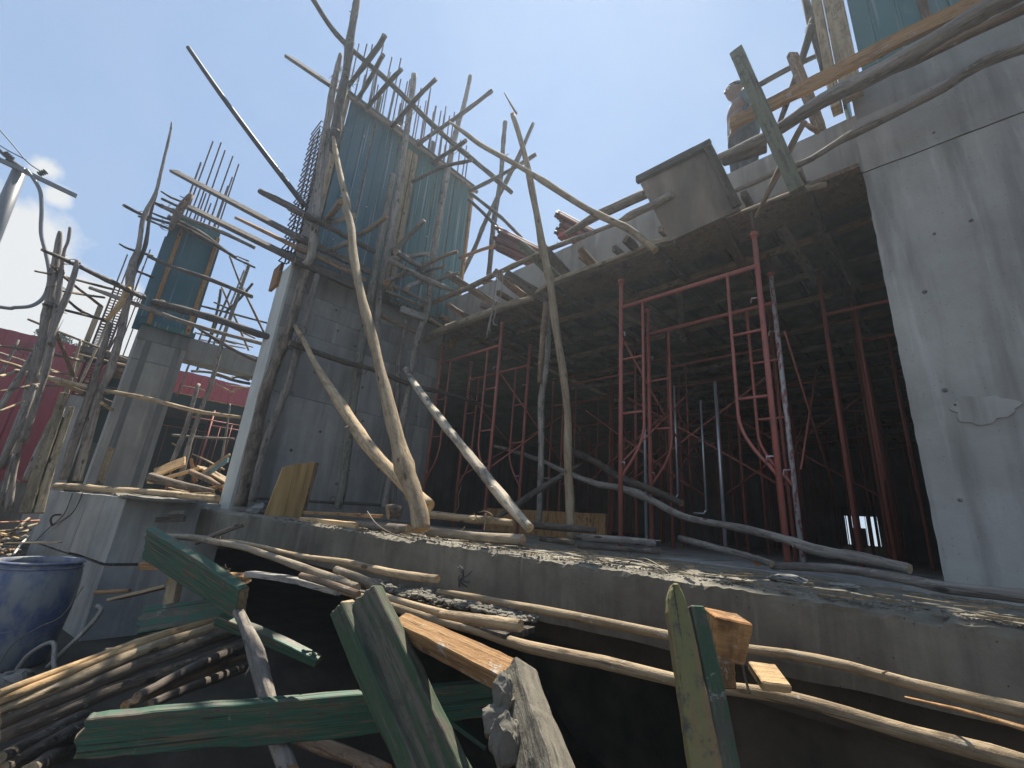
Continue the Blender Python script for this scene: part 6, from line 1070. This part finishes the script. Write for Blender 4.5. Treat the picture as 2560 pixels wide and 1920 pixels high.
for s_ in (1, -1):
    bm = bmesh.new(); bmesh.ops.create_icosphere(bm, subdivisions=2, radius=.011)
    e_ = obj('eye', bm, 'white', ps, True); e_.location = (-.103, s_ * .032, 1.675)
bm = bmesh.new(); bmesh.ops.create_icosphere(bm, subdivisions=4, radius=1.)
bmesh.ops.delete(bm, geom=[v for v in bm.verts if v.co.z < -.25 + max(0, -v.co.x) * 1.05], context='VERTS')
for v in bm.verts: v.co = Vector((v.co.x * .108 - .008, v.co.y * .088, v.co.z * .118 + 1.672)) + noise.noise_vector(v.co * 9) * .005
hr = obj('hair', bm, 'hair', ps, True); sd = hr.modifiers.new('thick', 'SOLIDIFY'); sd.thickness = .012
sh = [('e', (.03, 0, 1.05), (.125, .175, .16)), ('e', (.03, 0, 1.2), (.12, .168, .19)), ('e', (.03, 0, 1.36), (.122, .195, .125))]
for s_ in (1, -1): sh.append(('t', [(.01, s_ * .15, 1.43, .075), (.025, s_ * .235, 1.31, .068), (.03, s_ * .262, 1.20, .062)]))
sh += [('e', (.0, .07, 1.50), (.04, .03, .02)), ('e', (.0, -.07, 1.50), (.04, .03, .02))]
blobs('shirt', sh, 'shirt', ps)
tr = [('e', (0, 0, .97), (.13, .168, .11))]
for s_ in (1, -1): tr.append(('t', [(0, s_ * .085, .94, .108), (0, s_ * .10, .72, .096), (-.01, s_ * .10, .50, .078), (.01, s_ * .10, .28, .07), (.02, s_ * .10, .09, .066)]))
blobs('trousers', tr, 'trousers', ps)
ps.rotation_euler.z = .65; ps.scale = (1.16, 1.16, 1.05); ps.location = (-1.10, 4.45, 3.33)
# ------------------------------------------------------------------ mortar lumps on the foreground post, strings, small wires
def lump(name, label, loc, sc_, mat, seed, sub=5):
    bm = bmesh.new(); bmesh.ops.create_icosphere(bm, subdivisions=sub, radius=1.)
    for v in bm.verts:
        d = noise.noise_vector(v.co * 1.4 + Vector((seed, 0, 0))); v.co += d * .38 + noise.noise_vector(v.co * 3 + Vector((seed, 0, 0))) * .09 + noise.noise_vector(v.co * 9) * .05 + noise.noise_vector(v.co * 26) * .018
        v.co = Vector((v.co.x * sc_[0], v.co.y * sc_[1], v.co.z * sc_[2]))
    o = obj(name, bm, mat, None, True); o.location = loc; tag(o, label, 'mortar'); return o
lump('mortar_lump', 'mortar lump on upper part of mortar crusted post', (-0.855, 0.9, -0.404), (0.028, 0.025, 0.045), 'mortar', 1.0)
lump('mortar_lump', 'big drooping mortar lump left of mortar crusted post', (-0.851, 0.88, -0.446), (0.036, 0.028, 0.036), 'mortar', 5.0)
lump('mortar_lump', 'lower mortar lump on mortar crusted post', (-0.794, 0.85, -0.46), (0.034, 0.026, 0.05), 'mortar', 9.0)
lump('mortar_lump', 'small mortar cap at beam end on post', (-0.887, 0.97, -0.388), (0.022, 0.018, 0.014), 'mortar', 3.0)
wires('string', [[(-3.72, 3.25, 2.99), (-3.74, 3.25, 2.6), (-3.76, 3.25, 2.25), (-3.74, 3.25, 2.2)], [(-3.62, 3.25, 3.0), (-3.60, 3.25, 2.72), (-3.66, 3.25, 2.5), (-3.70, 3.25, 2.3), (-3.62, 3.25, 2.25)], [(-3.70, 3.25, 2.6), (-3.78, 3.25, 2.3), (-3.80, 3.25, 2.12)]], .008, 'hose', None, 'frayed strings hanging from slab edge near red frame', 'string')
wires('string', [[(-2.62, 2.42, .06), (-2.58, 2.38, -.02), (-2.56, 2.36, -.07)], [(-2.68, 2.40, .06), (-2.6, 2.39, .07), (-2.55, 2.42, .04), (-2.62, 2.37, .02)], [(-2.72, 2.38, .05), (-2.64, 2.38, -.0), (-2.58, 2.38, .05)]], .005, 'pale', None, 'frayed string tied round the log on ledge', 'string')
wires('wire', [[(-3.06, 1.66, .0), (-2.9, 1.66, -.08), (-2.7, 1.68, -.13), (-2.5, 1.75, -.155), (-2.2, 1.8, -.165), (-1.9, 1.82, -.163)]], .004, 'wire', None, 'bent binding wire around pale prop foot on ledge', 'wire')
wires('wire', [[(-1.25, 1.93, -.155), (-1.1, 1.96, -.12), (-.95, 1.98, -.155), (-1.08, 2.02, -.11), (-1.2, 2.05, -.15)]], .003, 'wire', None, 'loose wire loop on sunlit ledge front', 'wire')
wires('wire', [[(-3.05, 2.45, .03), (-3.0, 2.45, .1), (-3.02, 2.45, .18), (-2.99, 2.45, .26)]], .004, 'wire', None, 'curved wire sticking up behind prop butt', 'wire')
wires('wire', [[(-.55, 1.62, -.32), (-.54, 1.62, -.39), (-.53, 1.62, -.43)]], .004, 'wire', None, 'bent nail wire under right pale pole', 'wire')
rnd = random.Random(3); L_ = []
for k in range(16):
    a_ = rnd.uniform(0, 6.3); c_ = Vector((-2.02, 1.74, -.30)); L_.append([tuple(c_), tuple(c_ + Vector((math.cos(a_) * .03, -.01, math.sin(a_) * .03))), tuple(c_ + Vector((math.cos(a_ + .5) * .06, rnd.uniform(-.02, .02), math.sin(a_ + .5) * .06)))])
wires('wire_tuft', L_, .0022, 'black', None, 'tuft of black wire by end of slim upper pole', 'wire')
rnd = random.Random(9); L_ = []
for k in range(26):
    c_ = Vector((-3.70, 1.02, -.475)); d = Vector((rnd.uniform(-1, 1), rnd.uniform(-.5, .5), rnd.uniform(-.3, .8))) * .07; L_.append([tuple(c_ - d * .6), tuple(c_ + Vector((0, 0, .01))), tuple(c_ + d)])
wires('dry_straw', L_, .003, 'pale', None, 'bunch of dry straw fibres on sawn batten', 'straw')
o = lathe([(.02, -.008), (.034, -.004), (.034, .004), (.02, .008)], 16); o = obj('plastic_ring', o, 'orange_plastic', None, True); o.location = (-.99, 3.35, -.11); o.rotation_euler = (1.1, .2, .3); tag(o, 'small orange plastic ring on floor by long pole', 'ring')
# splinters, laths and sawdust strips scattered on the ledge top
rnd = random.Random(31); bm = bmesh.new()
for k in range(420):
    x = rnd.uniform(-4.4, .5); y = ledge_y(x) + rnd.uniform(.03, .9) ** 1.3; z = floor_z(x) + .006; a_ = rnd.gauss(0, .35); l_ = rnd.uniform(.02, .16) * (.5 if rnd.random() < .5 else 1); w_ = rnd.uniform(.002, .008)
    d = Vector((math.cos(a_), math.sin(a_), rnd.uniform(-.05, .1))) * l_ / 2; s = Vector((-math.sin(a_), math.cos(a_), 0)) * w_; c_ = Vector((x, y, z + rnd.uniform(0, .012)))
    v = [bm.verts.new(c_ + q) for q in (-d - s, d - s, d + s, -d + s)]; v2 = [bm.verts.new(q.co + Vector((0, 0, .004))) for q in v]
    bm.faces.new(v2); [bm.faces.new((v[i], v[(i + 1) % 4], v2[(i + 1) % 4], v2[i])) for i in range(4)]
tag(obj('splinters', bm, 'tan'), 'wood splinters and chips scattered on ledge top', 'wood chips', kind='stuff')
# scrap heap behind the block (sunlit)
for k, (a_, b_, w_, m_, l_) in enumerate((((-7.9, 1.35, .05), (-7.0, 1.7, .18), .12, 'orangefresh', 'sunlit flat board low in scrap heap'), ((-8.1, 1.3, .1), (-7.2, 1.5, .02), .16, 'pale', 'second flat board low in scrap heap'), ((-7.8, 1.6, .3), (-6.9, 1.75, .05), .09, 'orange', 'slanting board at back of scrap heap'),
    ((-7.5, 1.25, .02), (-6.6, 1.45, .06), .1, 'tan', 'tan board at front of scrap heap'), ((-8.2, 1.6, .45), (-7.4, 1.9, .2), .2, 'pale', 'wide pale board at back of scrap heap'))):
    board('scrap_board', l_, 'board', None, m_, [(*a_, w_), (*b_, w_)], 'z', .025)
rnd = random.Random(19)
for k in range(18):
    x = -rnd.uniform(9.8, 13.5); y = rnd.uniform(-.9, .25) if k < 9 else rnd.uniform(1.1, 2.2); z = rnd.uniform(1.6, 3.0) if k < 9 else rnd.uniform(2.7, 3.9); l_ = rnd.uniform(.8, 1.9)
    if k % 3 == 0: a_, b_ = (x, y, z - l_ * .7), (x + rnd.uniform(-.2, .2), y + rnd.uniform(-.2, .2), z + l_ * .6)
    else: a_, b_ = (x, y - l_ * .4, z), (x + rnd.uniform(-.3, .6), y + l_ * .6, z + rnd.uniform(-.45, .3))
    pole('timber_stick', 'thin scaffold stick in tangle behind the left columns', 'stick', 'thin sticks behind the left columns', rnd.choice(('brown', 'grey', 'dark', 'paleg')), [(*a_, .022), (*[(p_ + q_) / 2 for p_, q_ in zip(a_, b_)], .024), (*b_, .02)], None, 100 + k)
rnd = random.Random(41)
for k in range(12):
    x = rnd.uniform(-3.4, -.6); y = rnd.uniform(1.5, 2.6); z = rnd.uniform(-1.9, -1.15); a_ = rnd.uniform(-.6, .9); l_ = rnd.uniform(.5, 1.3)
    board('pit_plank', 'dim plank lying in the dark pit under the ledge', 'plank', 'dim planks in the dark pit', rnd.choice(('brown', 'tan', 'green', 'grey')), [(x, y, z, .09), (x + l_ * math.cos(a_), y + l_ * math.sin(a_) * .5, z + rnd.uniform(-.3, .3), .09)], rnd.choice('zc'), .03)
# far left debris ground patch and sticks
rubble('debris_pile', 'pale splintered debris piled between fence and block', 'debris', 900, lambda r: (r.uniform(-9.5, -6.2), r.uniform(-1.2, .0), -.95 + .25 * r.random()), 'dirt', (.02, .07))
rnd = random.Random(77)
for k in range(14):
    x = rnd.uniform(-8.6, -6.6); y = rnd.uniform(-.75, -.1); z = rnd.uniform(-.82, -.5); a_ = rnd.uniform(-.5, .9); l_ = rnd.uniform(.3, .7)
    board('debris_lath', 'pale lath lying loose in left debris pile', 'lath', 'loose laths in left debris pile', rnd.choice(('pale', 'tan', 'orangefresh')), [(x, y, z, .05), (x + l_ * math.cos(a_), y + l_ * math.sin(a_), z + rnd.uniform(-.1, .15), .05)], 'z', .012)
# horizontal dark courses below the fence seen through the left cluster
# ------------------------------------------------------------------ all loose poles and boards (metres, world coordinates; last number radius / width)
PO = [(pole(nm, lb, ct, gp, mt_, pts), [Vector(p_[:3]) for p_ in pts], [p_[3] for p_ in pts]) for (nm, lb, ct, gp, mt_, pts) in POLES]
# rusty wire wrapped where poles cross
from mathutils.geometry import intersect_line_line
BB = [(Vector([min(v[i] for v in V_) for i in range(3)]), Vector([max(v[i] for v in V_) for i in range(3)])) for _, V_, _ in PO]
rnd = random.Random(2)
for i in range(len(PO)):
    for j in range(i + 1, len(PO)):
        if any(BB[i][0][k] > BB[j][1][k] + .15 or BB[j][0][k] > BB[i][1][k] + .15 for k in range(3)): continue
        best = None
        for a_ in range(len(PO[i][1]) - 1):
            for b_ in range(len(PO[j][1]) - 1):
                p1, p2, p3, p4 = PO[i][1][a_], PO[i][1][a_ + 1], PO[j][1][b_], PO[j][1][b_ + 1]; r_ = intersect_line_line(p1, p2, p3, p4)
                if not r_: continue
                t1 = (r_[0] - p1).dot(p2 - p1) / (p2 - p1).length_squared; t2 = (r_[1] - p3).dot(p4 - p3) / (p4 - p3).length_squared
                if 0 <= t1 <= 1 and 0 <= t2 <= 1 and abs((p2 - p1).normalized().dot((p4 - p3).normalized())) < .93:
                    d = (r_[0] - r_[1]).length; rr_ = PO[i][2][a_] + PO[j][2][b_]
                    if d < rr_ * 1.9 + .03 and (best is None or d < best[0]): best = (d, r_, (p2 - p1).normalized(), (p4 - p3).normalized(), PO[i][2][a_], PO[j][2][b_])
        if best:
            d, r_, u1, u2, ra, rb = best; o1 = PO[i][0]; nrm = u1.cross(u2).normalized(); c_ = (r_[0] + r_[1]) / 2; bm = bmesh.new()
            for k, dg in enumerate(((u1 + u2).normalized(), (u1 - u2).normalized(), (u1 + u2 * .8).normalized())):
                q_ = nrm.cross(dg).normalized(); L_ = []; h_ = d / 2 + max(ra, rb) * 1.06; w_ = max(ra, rb) * 1.35
                for s_ in range(13):
                    an = 2 * math.pi * s_ / 12; L_.append((*(c_ + nrm * math.cos(an) * h_ + dg * math.sin(an) * w_ + q_ * .006 * k), .0032))
                tube_bm(bm, L_, 5, cap=False)
            e_ = c_ + nrm * h_ * (1 if nrm.dot(c_) < 0 else -1); tube_bm(bm, [(*e_, .003), (*(e_ + Vector((rnd.uniform(-.04, .04), -.02, rnd.uniform(-.05, .03)))), .003)], 5)
            inv = Matrix.Translation(o1.location) @ o1.rotation_quaternion.to_matrix().to_4x4(); bmesh.ops.transform(bm, matrix=inv.inverted(), verts=bm.verts[:])
            obj('wire_tie', bm, 'wire', o1)
for (nm, lb, ct, gp, mt_, pts, nr, th) in BOARDS: board(nm, lb, ct, gp, mt_, pts, nr, th)
# added volume over the site, its scatter stands in for lens glare
o = box('haze', (-160, -160, -3.6), (160, 160, 10.5), 'haze'); o['kind'] = 'stuff'; o['label'] = 'thin added lens glare haze filling the whole site'; o['category'] = 'haze'
